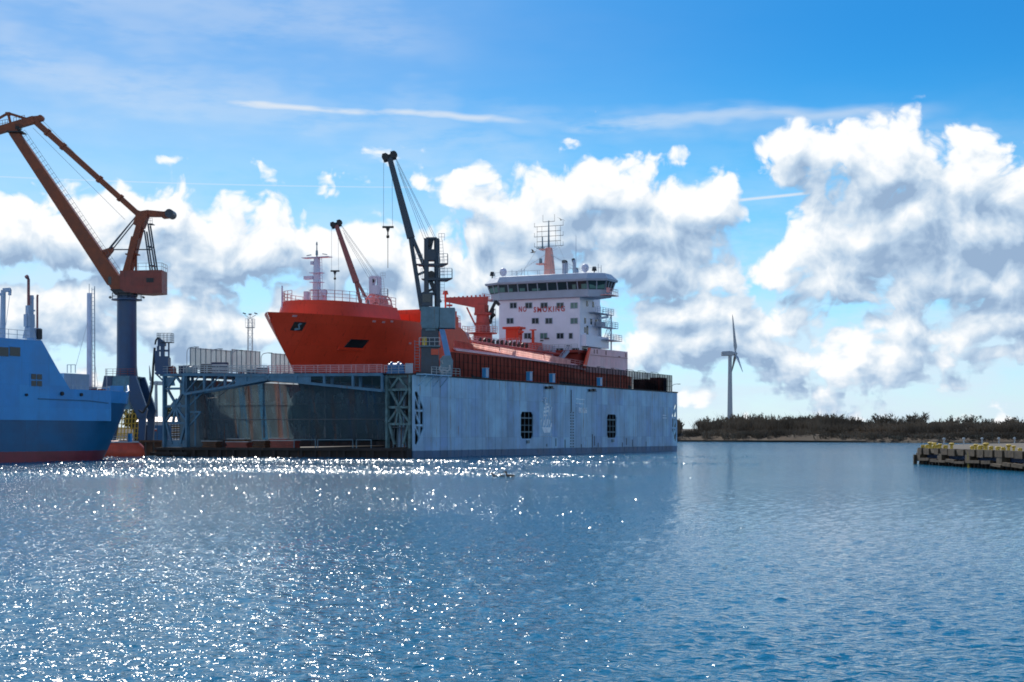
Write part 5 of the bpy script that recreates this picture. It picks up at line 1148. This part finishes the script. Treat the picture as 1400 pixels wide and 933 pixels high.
# poop: red deck front, stairs, pale stern side plating
m = MB(SO); m.box(85.4, 109.2, 12.4, 31.2, 18.9, 19.4); m.box(86.8, 109.0, 12.9, 30.6, 15.4, 18.89); poop = sp(m, 'poop_deck', 'darkred')
for k in range(3): x = 84.4; t = 15.0 + k * 2.9; m = MB(SO); m.bar((80.5, t, 15.9), (85.4, t - .6, 19.2), .5, .3); m.rail([(80.5, t, 16.0), (85.4, t - .6, 19.3)], 1.0, 2, 1.2, .05); sp(m, 'stair', 'grey', poop)
m = MB(SO).rail([(85.6, 12.6, 19.4), (85.6, 31, 19.4)], 1.1, 3, 1.3, .045); sp(m, 'railing', 'galv', poop)
m = MB(SO); m.box(83.6, 86.4, 20.4, 23.4, 19.4, 20.9); m.rail([(83.6, 20.3, 19.4), (83.6, 24, 19.4)], 1.4, 4, .7, .05); m.box(84.6, 85, 21.4, 21.8, 20.9, 23.3); m.box(84.5, 85.1, 21.0, 22.2, 23.3, 23.5); sp(m, 'foam_monitor', 'red', poop)
m = MB(SO); y = 11.35
m.prism([(86.6, y, 15.2), (89.3, y, 19.9), (108.2, y, 20.05), (108.2, y, 15.2)], (0, .2, 0)); m.prism([(108.21, y, 15.2), (108.21, y, 20.05), (109.3, y + .8, 20.0), (109.3, y + .8, 15.2)], (.05, .2, 0)); m.prism([(109.31, y + .82, 15.2), (109.31, y + .82, 20.0), (109.8, y + 2.2, 19.95), (109.8, y + 2.2, 15.2)], (-.1, .1, 0)); st = sp(m, 'stern_side_plating', 'pink')
m = MB(SO); m.bar((88.9, y - .05, 18.55), (108.1, y - .05, 18.7), .10, .08)
for x in (90.6, 92.0, 96.5, 107.0): m.box(x, x + .45, y - .05, y - .005, 18.9, 19.7)
m.box(103.2, 104.2, y - .05, y - .005, 18.75, 18.95); sp(m, 'plating_slot', 'brick', st)
m = MB(SO); m.prism([(84.9, y - .02, 15.2), (86.5, y - .02, 15.2), (89.2, y - .02, 19.9), (88.4, y - .02, 19.9)], (0, .25, 0)); sp(m, 'plating_edge', 'red', st)
m = MB(SO); m.box(109.4, 109.75, 13.6, 31, 15, 19.8); sp(m, 'stern_bulwark', 'pink')

# ------------------------------------------------------------------ luffing deck cranes on the dock walls (local: x right, y away, z up)
def dock_crane(label, loc, mats, head, pal):
    body, house, panel, tint = mats
    r = thing('dock_crane', label, 'crane', loc, 0, 'luffing cranes on the dock walls')
    k = 1 / 9.49; L = lambda px, py, y=0.0: Vector(((px - 592) * k, y, (510 - py) * k))
    m = MB()                                 # portal base
    m.bar(L(590, 510), L(590, 447), 2.6, 2.3, 2.4, 2.1); m.box(-2.2, 1.2, -1.4, 1.4, 0, .5); ped = m.build('pedestal', M[body], r)
    m = MB(); m.prism([L(603, 447, -1.1), L(610, 447, -1.1), L(619, 486, -1.1), L(611, 486, -1.1)], (0, 2.0, 0)); m.build('slanted_leg', M[panel], r)
    m = MB(); m.prism([L(604, 488, -1.2), L(608, 483, -1.2), L(618, 483, -1.2), L(621, 489, -1.2), L(620, 510, -1.2), L(604, 510, -1.2)], (0, 2.3, 0)); m.build('leg_foot', M[house], r)
    m = MB(); m.path([L(605, 497, -1.3), L(603, 502, -1.3), L(606, 505, -1.3), L(610, 502, -1.3), L(614, 505, -1.3), L(618, 501, -1.3), L(617, 496, -1.3)], .12, 6); m.tube(L(606, 490, -1.3), L(608, 494, -1.3), .1, None, 5); m.build('coiled_rope', M['galv'], r)
    m = MB(); m.box(*[v for v in (L(576, 0).x, L(604, 0).x)], -1.6, 1.6, L(0, 471).z, L(0, 469.5).z); m.ladder(L(573, 505, -1.2), L(573, 462, -1.2), .7, (1, 0, 0), .4, .05); o = m.build('service_platform', M[house], r)
    MB().rail([L(576, 469.5, -1.6), L(604, 469.5, -1.6)], 1.1, 2, .8, .05).build('railing', M['galv'], o)
    m = MB(); m.box(L(580, 0).x, L(586, 0).x, -1.35, -1.24, L(0, 469).z, L(0, 458).z); m.build('warning_plate', M['yellow'], ped)
    m = MB(); m.box(L(592, 0).x, L(602, 0).x, -1.3, -1.16, L(0, 482).z, L(0, 474).z); m.build('patch_plate', M['buoy'], ped)
    # slewing house
    m = MB(); ring = lambda z, w, d: [Vector((x, y, z)) for x, y in ((L(578, 0).x * w, -d), (L(603, 0).x * w, -d), (L(603, 0).x * w, d), (L(578, 0).x * w, d))]
    m.loft([ring(L(0, 446).z, .9, 1.5), ring(L(0, 440).z, 1.0, 1.7), ring(L(0, 421).z, 1.0, 1.7), ring(L(0, 417).z, 1.05, 1.8)]); m.tube(L(591, 449), L(591, 445), 1.3, None, 16); hs = m.build('slewing_house', M[house], r)
    m = MB(); m.box(L(603.5, 0).x, L(624, 0).x, -1.5, 1.5, L(0, 445.5).z, L(0, 418).z); m.box(L(603.6, 0).x, L(607, 0).x, -1.56, -1.505, L(0, 438).z, L(0, 427).z); m.build('machinery_house', M[house], r)
    m = MB(); m.box(L(579, 0).x, L(594, 0).x, -1.75, -1.0, L(0, 416).z, L(0, 398).z); m.build('driver_cab', M[tint], r)
    m = MB(); m.box(L(580.5, 0).x, L(592, 0).x, -1.80, -1.76, L(0, 411).z, L(0, 400).z); m.build('cab_window', M['glassd'], r)
    # tower head
    m = MB()
    for y in (-.75, .75): m.bar(L(585, 420, y), L(585, 323, y * .8), .62, .5); m.bar(L(600, 420, y), L(599, 323, y * .8), .60, .5)
    for py in (323, 352, 376, 398): m.bar(L(585, py, -.6), L(599.5, py, -.6), .3, .3); m.bar(L(585, py, .6), L(599.5, py, .6), .3, .3)
    m.box(L(583, 0).x, L(600, 0).x, -.9, .9, L(0, 353).z, L(0, 338).z); m.bar(L(588, 338), L(591, 324), .5, .8); m.build('tower', M[body], r)
    m = MB(); m.tube(L(592, 372, -.8), L(592, 372, .8), .5, None, 12); m.tube(L(588, 330, -.7), L(588, 330, .7), .35, None, 10); m.build('rope_sheave', M['black'], r)
    for py, x0, x1 in ((358, 571, 614), (378, 578, 620)):
        m = MB(); m.prism([L(x0, py, -1.0), L(x1, py - 1, -1.0), L(x1 - 8, py + 3, -1.0), L(x0 + 4, py + 2, -1.0)], (0, 2.0, 0)); p = m.build('tower_platform', M[body], r)
        m = MB(); m.rail([L(602, py - 1, -1), L(x1, py - 1, -1), L(x1, py - 1, 1)], 1.35, 3, .7, .04); m.rail([L(x0, py - 1, -1), L(580, py - 1, -1)], 1.3, 2, .7, .04); m.build('railing', M['galv'], p)
    m = MB(); m.ladder(L(607, 410, -.8), L(607, 358, -.8), .6, (1, 0, 0), .45, .035); m.ladder(L(607, 356, -.6), L(604, 325, -.6), .6, (1, 0, 0), .45, .035); m.rail([L(602, 326, -.7), L(610, 326, -.7)], 1.0, 2, .5, .035); m.build('ladder', M['galv'], r)
    # boom: two legs joining into one box beam
    hx, hz = head; H = Vector((hx, 0, hz)); LL, LR = L(579, 421, -.2), L(603, 410, .4)
    J = (LL.lerp(LR, .42)).lerp(H, .50)
    m = MB(); m.bar(J - (H - J).normalized() * .8, H, 1.05, 1.15, .62, .75); m.bar(J.lerp(LL, -.02), LL, .52, .5, .55, .6); m.bar(J.lerp(LR, -.03) + Vector((.1, 0, 0)), LR, .52, .5, .7, .62)
    for f in (.55, .80): m.bar(J.lerp(LL, f), J.lerp(LR, f), .32, .36)
    boom = m.build('boom', M[tint], r)
    dn = (H - J).normalized(); sd = Vector((dn.z, 0, -dn.x))
    m = MB()
    for a in (-.62, .62): m.tube(H + sd * a + Vector((0, -.42, .25)), H + sd * a + Vector((0, .42, .25)), .52, None, 12); m.bar(H + sd * a + dn * -.5, H + sd * a + dn * .8, .28, .6)
    m.bar(H - sd * .8 + dn * .1, H + sd * .8 + dn * .1, .5, .7); m.build('boom_head', M['black'], r)
    m = MB()
    for tx, fr in ((L(599, 324), 1.0), (L(597, 325), .92), (L(590, 326), .80), (L(587, 327), .70), (L(584, 330), .58)):
        m.tube(H + sd * .8 - dn * (1 - fr) * 6, tx, .035, None, 4)
    m.build('luffing_cable', M['cable'], r)
    drop = pal; c = H + Vector((-.25, 0, -drop)); m = MB()
    m.tube(H + Vector((-.85, 0, -.2)), c + Vector((-.62, 0, .1)), .03, None, 4); m.tube(H + Vector((.35, 0, -1.2)), c + Vector((.68, 0, .1)), .03, None, 4); m.build('hoist_cable', M['cable'], r)
    m = MB(); m.bar(c + Vector((-.78, 0, 0)), c + Vector((.84, 0, 0)), .3, .28); m.prism([c + Vector((-.3, -.15, -.14)), c + Vector((.3, -.15, -.14)), c + Vector((.1, -.15, -.7)), c + Vector((-.1, -.15, -.7))], (0, .3, 0)); m.tube(c - Z * .7, c - Z * 1.25, .10, None, 6); m.tube(c - Z * 1.2, c - Z * 5.9, .045, None, 5); m.tube(c - Z * 1.2 + Vector((0, -.1, 0)), c - Z * 1.5 + Vector((0, .1, 0)), .22, None, 8); m.build('hook_block', M['black'], r)
    return r
dock_crane('dark blue grey luffing crane on the near dock wall with its boom raised highest', D(9.4, 2.3, TOP + .22), ('navy', 'cranegrey', 'craneblue', 'navy'), (-6.05, 31.4), 10.0)
dock_crane('red brown luffing crane behind the tanker bow on the far dock wall', D(58.2, 41.0, 12.34), ('lilac', 'grey', 'grey', 'brick'), (-7.1, 29.2), 8.4)

# ------------------------------------------------------------------ big slewing jib crane on the quay (local: x right, y away, z up)
QY = 250.0; CX = (173.4 - 700) / FPX * QY; QZ = 2.3
bc = thing('harbour_crane', 'tall rust orange level luffing crane on a dark blue round column at the left', 'crane', (CX, QY, QZ), 0)
def q(px, py, y=0.0): return Vector(((px - 700) / FPX * QY - CX, y, CAMZ + (HOR - py) / FPX * QY - QZ))
m = MB(); m.lathe((0, 0, 0), [(1.75, q(0, 516).z), (1.58, q(0, 500).z), (1.52, q(0, 404).z), (1.7, q(0, 403).z)], 24); col = m.build('column', M['colblue'], bc)
m = MB(); m.lathe((0, 0, 0), [(2.4, q(0, 411).z), (2.4, q(0, 409.6).z)], 20); o = m.build('column_platform', M['colblue'], bc); m = MB()
for i in range(10): a, b = i * .628, (i + 1) * .628; m.rail([(2.35 * math.cos(a), 2.35 * math.sin(a), q(0, 409.6).z), (2.35 * math.cos(b), 2.35 * math.sin(b), q(0, 409.6).z)], 1.0, 2, 1.5, .04)
for dx in (-2.5, 2.5): m.bar((dx, 0, q(0, 406).z), (dx * 1.12, 0, q(0, 407.5).z), .5, .3)
m.build('railing', M['cable'], o)
m = MB(); m.box(q(150, 0).x, q(186, 0).x, -3.2, 3.2, q(0, 560).z, q(0, 517).z); m.box(q(152, 0).x, q(190, 0).x, -2.6, 2.6, q(0, 516.8).z, q(0, 515).z); pt = m.build('portal_house', M['teal'], bc)
for y in (-3.0, 3.0):
    m = MB(); m.prism([q(184, 515, y - .4), q(192, 515, y - .4), q(208, 561, y - .4), q(206, 568, y - .4), q(196, 574, y - .4), q(184, 548, y - .4)], (0, .8, 0)); m.prism([q(196, 573, y - .3), q(206, 567, y - .3), q(204, 603.5, y - .3), q(196, 603.5, y - .3)], (0, .6, 0)); m.build('leg', M['colblue'], bc)
    m = MB(); m.prism([q(160, 515, y - .4), q(150, 515, y - .4), q(141, 561, y - .4), q(143, 603.5, y - .4), q(151, 603.5, y - .4), q(160, 550, y - .4)], (0, .8, 0)); m.build('leg', M['colblue'], bc)
m = MB().rail([q(150, 515, -2.6), q(190, 515, -2.6)], 1.1, 3, 1.2, .04); m.bar(q(175, 514), q(186, 513), .5, .4); m.build('railing', M['cabred'], pt)
# slewing machinery house
m = MB(); m.prism([q(168, 372, -2), q(225, 371, -2), q(225, 402, -2), q(206, 403.4, -2), q(180, 402, -2), q(176, 402, -2), q(168, 396, -2)], (0, 4.0, 0)); hs = m.build('machine_house', M['cabred'], bc)
m = MB(); m.box(q(204, 0).x, q(214, 0).x, -2.05, -2.0, q(0, 388).z, q(0, 382).z); m.build('louvre', M['black'], hs)
m = MB(); m.box(q(195, 0).x, q(199, 0).x, -2.05, -2.0, q(0, 388.5).z, q(0, 385).z); m.box(q(193, 0).x, q(209, 0).x, -2.08, -2.0, q(0, 392).z, q(0, 389).z); m.build('notice_plate', M['cabred'], hs)
m = MB().rail([q(182, 371.5, -1.9), q(225, 370.8, -1.9), q(225, 370.8, 1.9)], 1.1, 2, 1.2, .035); m.build('railing', M['orange'], hs)
m = MB(); m.prism([q(152, 379, -1.7), q(170, 378, -1.7), q(170, 392, -1.7), q(168, 404, -1.7), q(160, 404, -1.7), q(152, 391, -1.7)], (0, 3.4, 0)); cb = m.build('driver_cab', M['orange'], bc)
m = MB(); m.prism([q(151.7, 380, -1.72), q(156, 380, -1.72), q(156, 391, -1.72), q(151.7, 390, -1.72)], (0, 3.44, 0)); m.build('cab_window', M['glassd'], cb)
m = MB(); m.prism([q(154, 397, -1.9), q(186, 397, -1.9), q(184, 405, -1.9), q(162, 405, -1.9)], (0, 3.8, 0)); m.build('slewing_ring', M['black'], bc)
# main jib
m = MB(); m.bar(q(157, 385), q(19, 181), 1.9, 2.35, 1.3, 1.45); m.bar(q(20, 183), q(15, 171), 1.2, 1.2)
jib = m.build('main_jib', M['orange'], bc)
m = MB(); m.prism([q(139, 343, -.5), q(155, 338, -.5), q(155, 343, -.5), q(146, 354, -.5)], (0, 1, 0)); m.build('jib_bracket', M['orange'], jib)
m = MB(); a, b = q(162, 375, -.9), q(31, 183, -.9)
n = Vector((b - a)).normalized(); up = Vector((-n.z, 0, n.x)); up = up if up.x > 0 else -up
for i in range(34): p = a.lerp(b, i / 33); m.tube(p, p + up * .75, .03, None, 4)
m.tube(a + up * .75, b + up * .75, .03, None, 4); m.tube(a + up * .4, b + up * .4, .022, None, 4); m.build('railing', M['cable'], jib)
m = MB(); m.box(q(12, 0).x, q(33, 0).x, -1.2, 1.2, q(0, 182.6).z, q(0, 181).z); m.tube(q(25, 176, -.6), q(25, 176, .6), .35, None, 10); m.rail([q(24, 180, -1.1), q(33, 180, -1.1)], .9, 2, .5, .04); m.build('jib_platform', M['black'], jib)
m = MB(); m.bar(q(-60, 196), q(47, 164), 1.1, 1.15, 1.2, 1.1); m.bar(q(42, 165), q(58, 162), 1.1, 1.1, .8, .8); m.tube(q(56, 162, -.5), q(56, 162, .5), .48, None, 10); m.bar(q(-50, 190), q(11, 155), .3, .35); m.bar(q(11, 155), q(42, 164.5), .3, .38); m.bar(q(15.5, 173), q(11, 155), .32, .35); m.bar(q(8, 156), q(14, 156), .6, .5); m.rail([q(1, 175, -.5), q(12, 172.5, -.5)], 1.0, 2, .5, .04); m.rail([q(20, 169, -.5), q(35, 165.5, -.5)], .8, 1, .5, .04); m.build('fly_jib', M['orange'], bc)
m = MB(); m.bar(q(48, 166), q(190, 294), .85, .95, .75, .85)
for f in (.12, .27, .62, .82): p = q(48, 166).lerp(q(190, 294), f); d = (q(190, 294) - q(48, 166)).normalized(); m.bar(p - d * .15, p + d * .15, 1.1, 1.2)
m.build('tie_bar', M['orange'], bc)
m = MB(); m.tube(q(58, 165), q(183, 291), .03, None, 4); m.tube(q(45, 175), q(170, 300, .3), .03, None, 4); m.build('hoist_cable', M['cable'], bc)
# A frame, lever and counterweight
m = MB()
for y in (-1.2, 1.2): m.bar(q(171, 384, y * 1.1), q(194, 300, y * .6), .75, .9)
m.bar(q(182, 342, -1), q(182, 342, 1), .5); m.bar(q(180, 352), q(186, 325), 1.7, 1.2); m.bar(q(190, 310), q(197, 291), 1.9, 1.7); m.bar(q(186, 346), q(186, 371), .3, .4); m.box(q(173, 0).x, q(190, 0).x, -1.0, 1.0, q(0, 349).z, q(0, 347.6).z); m.build('a_frame', M['orange'], bc)
m = MB(); m.bar(q(186, 294), q(204, 292), 1.2, .8, 1.2, 1.0); m.bar(q(204, 292.4), q(226, 293.5), 1.2, 1.0, 1.1, .8); m.prism([q(220, 292, -.8), q(228, 289.5, -.8), q(234, 289, -.8), q(234, 298, -.8), q(223, 299, -.8)], (0, 1.6, 0)); lv = m.build('counter_lever', M['orange'], bc)
m = MB(); m.tube(q(233.5, 293.2, -1.3), q(233.5, 293.2, 1.3), .68, None, 20); m.build('counterweight', M['navy'], lv)
m = MB()
for y in (-.7, .7): m.bar(q(152, 341, y), q(188, 296, y), .16, .16); 
m.bar(q(148, 341, 0), q(186, 296, 0), .16, .16); m.bar(q(156, 341.5), q(208, 341.5), .16, .18); m.build('luffing_screw', M['navy'], bc)
m = MB()
for y in (-.8, .8): m.bar(q(199, 316, y), q(207, 371, y), .22, .22); m.bar(q(204, 308, y), q(214, 371, y), .22, .22); m.bar(q(203, 338, y), q(208, 338, y), .18, .18); m.bar(q(206, 364, y), q(213, 364, y), .18, .18)
m.box(q(203, 0).x, q(210, 0).x, -.9, .9, q(0, 307.5).z, q(0, 306.6).z); m.rail([q(204, 306.5, -.9), q(210, 306.5, -.9)], .8, 2, .4, .035); m.build('back_stay', M['navy'], bc)

# ------------------------------------------------------------------ blue ship moored at the left (dock axes; starboard side on t = 25)
BT, BC = 25.0, 31.0
bs = thing('blue_ship', 'two tone blue ship with a sloping bridge front moored at the left edge', 'ship', D(-60, BC, 0), DA)
BO = (60, -BC, 0)
BX = [-112, -95, -70, -48, -40, -36, -33.2, -30.6, -28.2, -26, -24.2, -23.1]
def bx0(z): return interp([(10, -22.9), (8, -22.9), (6.5, -23.5), (4.9, -24.3), (2.5, -25.8), (1.2, -26.6), (0, -27.5), (-1.5, -28.6)], z)
def bhalf(s, z):
    L = 14 - max(0, z) * .35; u = max(0.0, min(1.0, (bx0(z) - s) / L)); return 6.0 * (1 - (1 - u) ** 2.1)
def bhull(zl, name, mat):
    m = MB(BO)
    for sd in (-1, 1):
        rows = [[(min(s, bx0(z)), BC + sd * max(.02, bhalf(min(s, bx0(z)), z)), z) for z in zl] for s in BX]; n = len(zl)
        m.add([p for r_ in rows for p in r_], [(i * n + j, (i + 1) * n + j, (i + 1) * n + j + 1, i * n + j + 1) for i in range(len(BX) - 1) for j in range(n - 1)])
    m.add([(BX[0], BC - 6, zl[0]), (BX[0], BC + 6, zl[0]), (BX[0], BC + 6, zl[-1]), (BX[0], BC - 6, zl[-1])], [(0, 1, 2, 3)])
    o = m.build(name, M[mat], bs, 40); me = o.data; bm = bmesh.new(); bm.from_mesh(me); bmesh.ops.remove_doubles(bm, verts=bm.verts, dist=.03); bmesh.ops.recalc_face_normals(bm, faces=bm.faces); bm.to_mesh(me); bm.free(); return o
bhull([-1.5, -.4, .5, 1.3, 2.5, 3.8, 4.95], 'lower_hull', 'shipdeep'); bhull([4.95, 6.2, 7.3], 'bow_plating', 'shipdeep')
m = MB(BO); y = BT - .06
m.prism([(-112, y, 4.95), (-33.0, y, 4.95), (-33.0, y, 8.78), (-112, y, 8.78)], (0, .22, 0)); m.build('side_plating', M['shipblue'], bs)
m = MB(BO); rows = []
for s in BX[6:]:
    zt = 8.75 if s < -28 else (9.0 if s < -25 else 9.75)
    rows.append([(min(s, -22.95), BC - max(.02, bhalf(min(s, bx0(8)), 7.4)) - .05, 7.25), (min(s, -22.6), BC - max(.02, bhalf(min(s, bx0(8)), 8)) - .06, zt)])
m.add([p for r_ in rows for p in r_], [(2 * i, 2 * i + 2, 2 * i + 3, 2 * i + 1) for i in range(len(rows) - 1)]); m.add([(p[0], 2 * BC - p[1], p[2]) for r_ in rows for p in r_], [(2 * i, 2 * i + 2, 2 * i + 3, 2 * i + 1) for i in range(len(rows) - 1)])
o = m.build('bulwark', M['shipblue'], bs, None); so_ = o.modifiers.new('thickness', 'SOLIDIFY'); so_.thickness = .10; so_.offset = 0
m = MB(BO); m.bar((-46, y - .05, 7.5), (-37, y - .05, 7.42), .12, .10); m.bar((-37, y - .05, 7.42), (-33.6, y - .05, 7.2), .12, .10); m.build('rubbing_strake', M['shipdeep'], bs)
m = MB(BO); m.prism([(-112, 0, 7.45), (-40.4, 0, 7.45), (-40.4, 0, 8.74), (-42.4, 0, 10.9), (-45.3, 0, 14.4), (-112, 0, 14.4)], (0, 11.6, 0)); m.o = Vector((60, -BC + BT + .2, 0)); m.v = [(a, b + BT - .04, c) for a, b, c in m.v]; bh2 = m.build('deck_house', M['shipblue'], bs)
for (px, py, w, h, n) in ((3, 481, 1.0, .95, 1), (20, 481, .9, .95, 1), (49.5, 520, .95, 1.3, 2)):
    kx = (px - 700) / FPX; t = BT - .04; s = (kx * (DOCK_O.y + DV.y * t) - DOCK_O.x - DV.x * t) / (DU.x - kx * DU.y); Y = DOCK_O.y + DU.y * s + DV.y * t; z = CAMZ + (HOR - py) / FPX * Y
    f = MB(BO); f.box(s - w - .1, s + w + .1, t - .05, t + .01, z - h * .55 - .1, z + h * .55 + .1); wd = f.build('window', M['shipblue'], bh2); g = MB(BO)
    for i in range(n): g.box(s - w + i * 2 * w / n + .06, s - w + (i + 1) * 2 * w / n - .06, t - .08, t - .052, z - h * .55, z + (h * .55 if n == 1 else -.08))
    if n == 2:
        for i in range(n): g.box(s - w + i * w + .06, s - w + (i + 1) * w - .06, t - .08, t - .052, z + .08, z + h * .55)
    g.build('glass', M['glassd'], wd)
m = MB(BO)
for s, z, r_ in ((-48.0, 7.9, .16), (-42.0, 8.2, .24), (-38.6, 8.15, .2)): m.tube((s, BT - .3, z), (s, BT - .02, z), r_, None, 12)
m.tube((-29.3, 26.6, 8.0), (-29.3, 27.6, 8.0), .55, None, 12); m.build('hawse_hole', M['black'], bs)
m = MB(BO); m.box(-25.9, -25.5, 27.8, 28.2, 2.3, 3.4); m.build('draft_plate', M['shipblue'], bs)
m = MB(BO); m.prism([(-40.3, 25.3, 7.3), (-24.5, 30.5, 7.3), (-24.5, 31.5, 7.3), (-40.3, 36.7, 7.3)], (0, 0, .12)); m.build('foredeck', M['darkred'], bs)
def bpx(px, py, t):
    kx = (px - 700) / FPX; s = (kx * (DOCK_O.y + DV.y * t) - DOCK_O.x - DV.x * t) / (DU.x - kx * DU.y); Y = DOCK_O.y + DU.y * s + DV.y * t; return Vector((s, t, CAMZ + (HOR - py) / FPX * Y))
# funnel group, davit and rails on the deck house roof
m = MB(BO); a = bpx(3.5, 463, 28); b = bpx(4.5, 397, 28); m.tube(a, b, .36, .30, 10); m.bar(b, b + WX(.85, .05), .5, .45); m.bar(b + WX(.8, .1), b + WX(.75, -.6), .3, .3); m.bar(a + Z * 5.2, a + Z * 5.2 + WX(-.5), .3); m.tube(b + WX(.75, -.6), bpx(8, 445, 28), .025, None, 4); m.build('davit_post', M['grey'], bs)
m = MB(BO); a = bpx(40.5, 463, 28); m.bar(a, bpx(40.5, 447, 28), 1.15, 1.2, .7, .8); m.bar(bpx(40, 447, 28), bpx(40, 430, 28), .95, .9); m.bar(bpx(39, 430, 28), bpx(39, 418, 28), .5, .5); m.bar(bpx(36.5, 447, 28), bpx(36.5, 430, 28), .45, .4); m.bar(bpx(43.2, 460, 28), bpx(43.2, 404, 28), .36, .36); m.bar(bpx(42, 408, 28), bpx(46, 408, 28), .16); m.bar(bpx(43, 425, 28), bpx(47.5, 425, 28), .16, .2); m.box(*[v for v in (bpx(45, 0, 28).x, bpx(52, 0, 28).x)], 27.5, 29, 14.4, bpx(48, 449, 28).z); fn = m.build('funnel_casing', M['grey'], bs)
m = MB(BO); m.path([bpx(39, 418, 28), bpx(39, 382, 28), bpx(36.5, 378.5, 28)], .17, 8); m.tube(bpx(37.6, 380, 28), bpx(35.9, 377.5, 28), .24, None, 8); m.path([bpx(51, 450, 28), bpx(51, 406, 28), bpx(51.6, 403.5, 28)], .13, 7); m.build('exhaust_pipe', M['brick'], fn)
m = MB(BO); m.bar(bpx(51.8, 464, 27.6), bpx(51.8, 450, 27.6), .75, .7); m.build('exhaust_louvre', M['black'], fn)
m = MB(BO).rail([(-53, 25.5, 14.4), (-46, 25.5, 14.4)], 1.1, 2, 1.3, .035); m.rail([(-51.5, 29, 14.4), (-50, 29, 14.4)], 1.9, 4, .5, .06); m.build('railing', M['galv'], bs)
mm = MB(BO); a, b = bpx(122, 535, 31.5), bpx(122, 401, 31.5); mm.tube(a, b, .34, .30, 10); fmst = mm.build('foremast', M['lilac'], bs)
m = MB(BO); m.tube(b, b + Z * 1.2, .04, None, 4); m.ladder(a + WX(.55), b + WX(.5, .7), .3, WX(1), .5, .04); m.tube(a + WX(.75), b + WX(.7, .9), .05, None, 4); m.tube(bpx(121, 437, 31.5), bpx(104, 500, 31.5), .025, None, 3); m.tube(bpx(123, 450, 31.5), bpx(134, 528, 31.5), .025, None, 3); m.build('mast_ladder', M['galv'], fmst)
m = MB(BO); m.rail([(-40, 25.6, 8.8), (-37, 25.6, 8.8)], .5, 1, .8, .035); m.path([bpx(92, 510, 28), bpx(92, 499, 28), bpx(103, 499, 28), bpx(103, 510, 28)], .05, 4); m.path([bpx(97, 510, 28), bpx(97, 499, 28)], .05, 4); m.rail([bpx(124, 540, 29), bpx(150, 540, 29)], 1.1, 2, 1.2, .03); m.tube(bpx(146, 540, 31), bpx(146, 505, 31), .05, None, 4); m.bar(bpx(118, 531, 28), bpx(150, 530, 28), .12); m.build('deck_rail', M['galv'], bs)
m = MB(BO); a = bpx(126, 540, 30); m.bar(a, a + Z * 1.0, .9); m.bar(bpx(139, 541, 30), bpx(139, 532, 30), .7); m.build('windlass', M['cabred'], bs)
box_on('cargo_container', 'pale blue cargo container on the foredeck of the blue ship', 'container', 'grey', D(-36.6, 28.6, 7.43), 4.4, 2.4, 3.4, DA)
box_on('cargo_container', 'narrow black container beside the mast on the blue ship foredeck', 'container', 'navybox', D(-33.4, 30.2, 7.43), 1.5, 2.2, 3.2, DA)

# ------------------------------------------------------------------ birds
def bird_mesh(kind):
    m = MB()
    if kind == 'duck':
        m.loft([[Vector((x, math.cos(a * .785) * w, z + math.sin(a * .785) * h)) for a in range(8)] for x, w, h, z in ((-.30, .02, .02, .09), (-.22, .09, .06, .08), (0, .14, .10, .07), (.15, .11, .09, .08), (.22, .04, .05, .11))]); m.tube((.17, 0, .1), (.22, 0, .27), .05, .045, 7)
        m.loft([[Vector((x, math.cos(a * .785) * r_, .30 + math.sin(a * .785) * r_)) for a in range(8)] for x, r_ in ((.16, .02), (.19, .055), (.25, .06), (.30, .035), (.40, .015))])
    else:
        m.loft([[Vector((x, math.cos(a * .785) * r_, math.sin(a * .785) * r_)) for a in range(8)] for x, r_ in ((-.5, .03), (-.3, .08), (0, .13), (.25, .09), (.33, .07), (.45, .015))])
        for sd in (-1, 1):
            pts = [(0.12, 0), (.18, .35), (.05, .8), (-.12, 1.15), (-.10, .7), (-.16, .3), (-.15, 0)]
            m.prism([(x, sd * y_, .05 + .45 * min(y_, .5) * (1 if y_ < .5 else 1) - max(0, y_ - .5) * .15) for x, y_ in pts], (0, 0, .02))
    return m
for i, (px, py, s, lab) in enumerate([(676.5, 651.5, .9, 'leftmost of three dark ducks on the water'), (686.5, 651.7, .85, 'middle small duck of three on the water'), (697, 652.2, 1.35, 'rightmost and largest of three dark ducks on the water')]):
    Y = CAMZ * FPX / (py - HOR); o = bird_mesh('duck').build('duck', M['bird']); o.location = ((px - 700) / FPX * Y, Y, -.03); o.scale = (s, s, s); o.rotation_euler = (0, 0, R(180 + 8 * i)); tag(o, lab, 'duck', 'ducks on the water')
for i, (px, py, Y, s, rz, lab) in enumerate([(729, 345, 300, 1.1, R(10), 'dark gull flying just left of the radar mast'), (767, 301, 306, .8, R(60), 'gull hovering at the top right of the radar mast')]):
    o = bird_mesh('gull').build('gull', M['bird']); o.location = ((px - 700) / FPX * Y, Y, CAMZ + (HOR - py) / FPX * Y); o.scale = (s, s, s); o.rotation_euler = (R(25), R(-12), rz); tag(o, lab, 'gull', 'gulls round the radar mast')
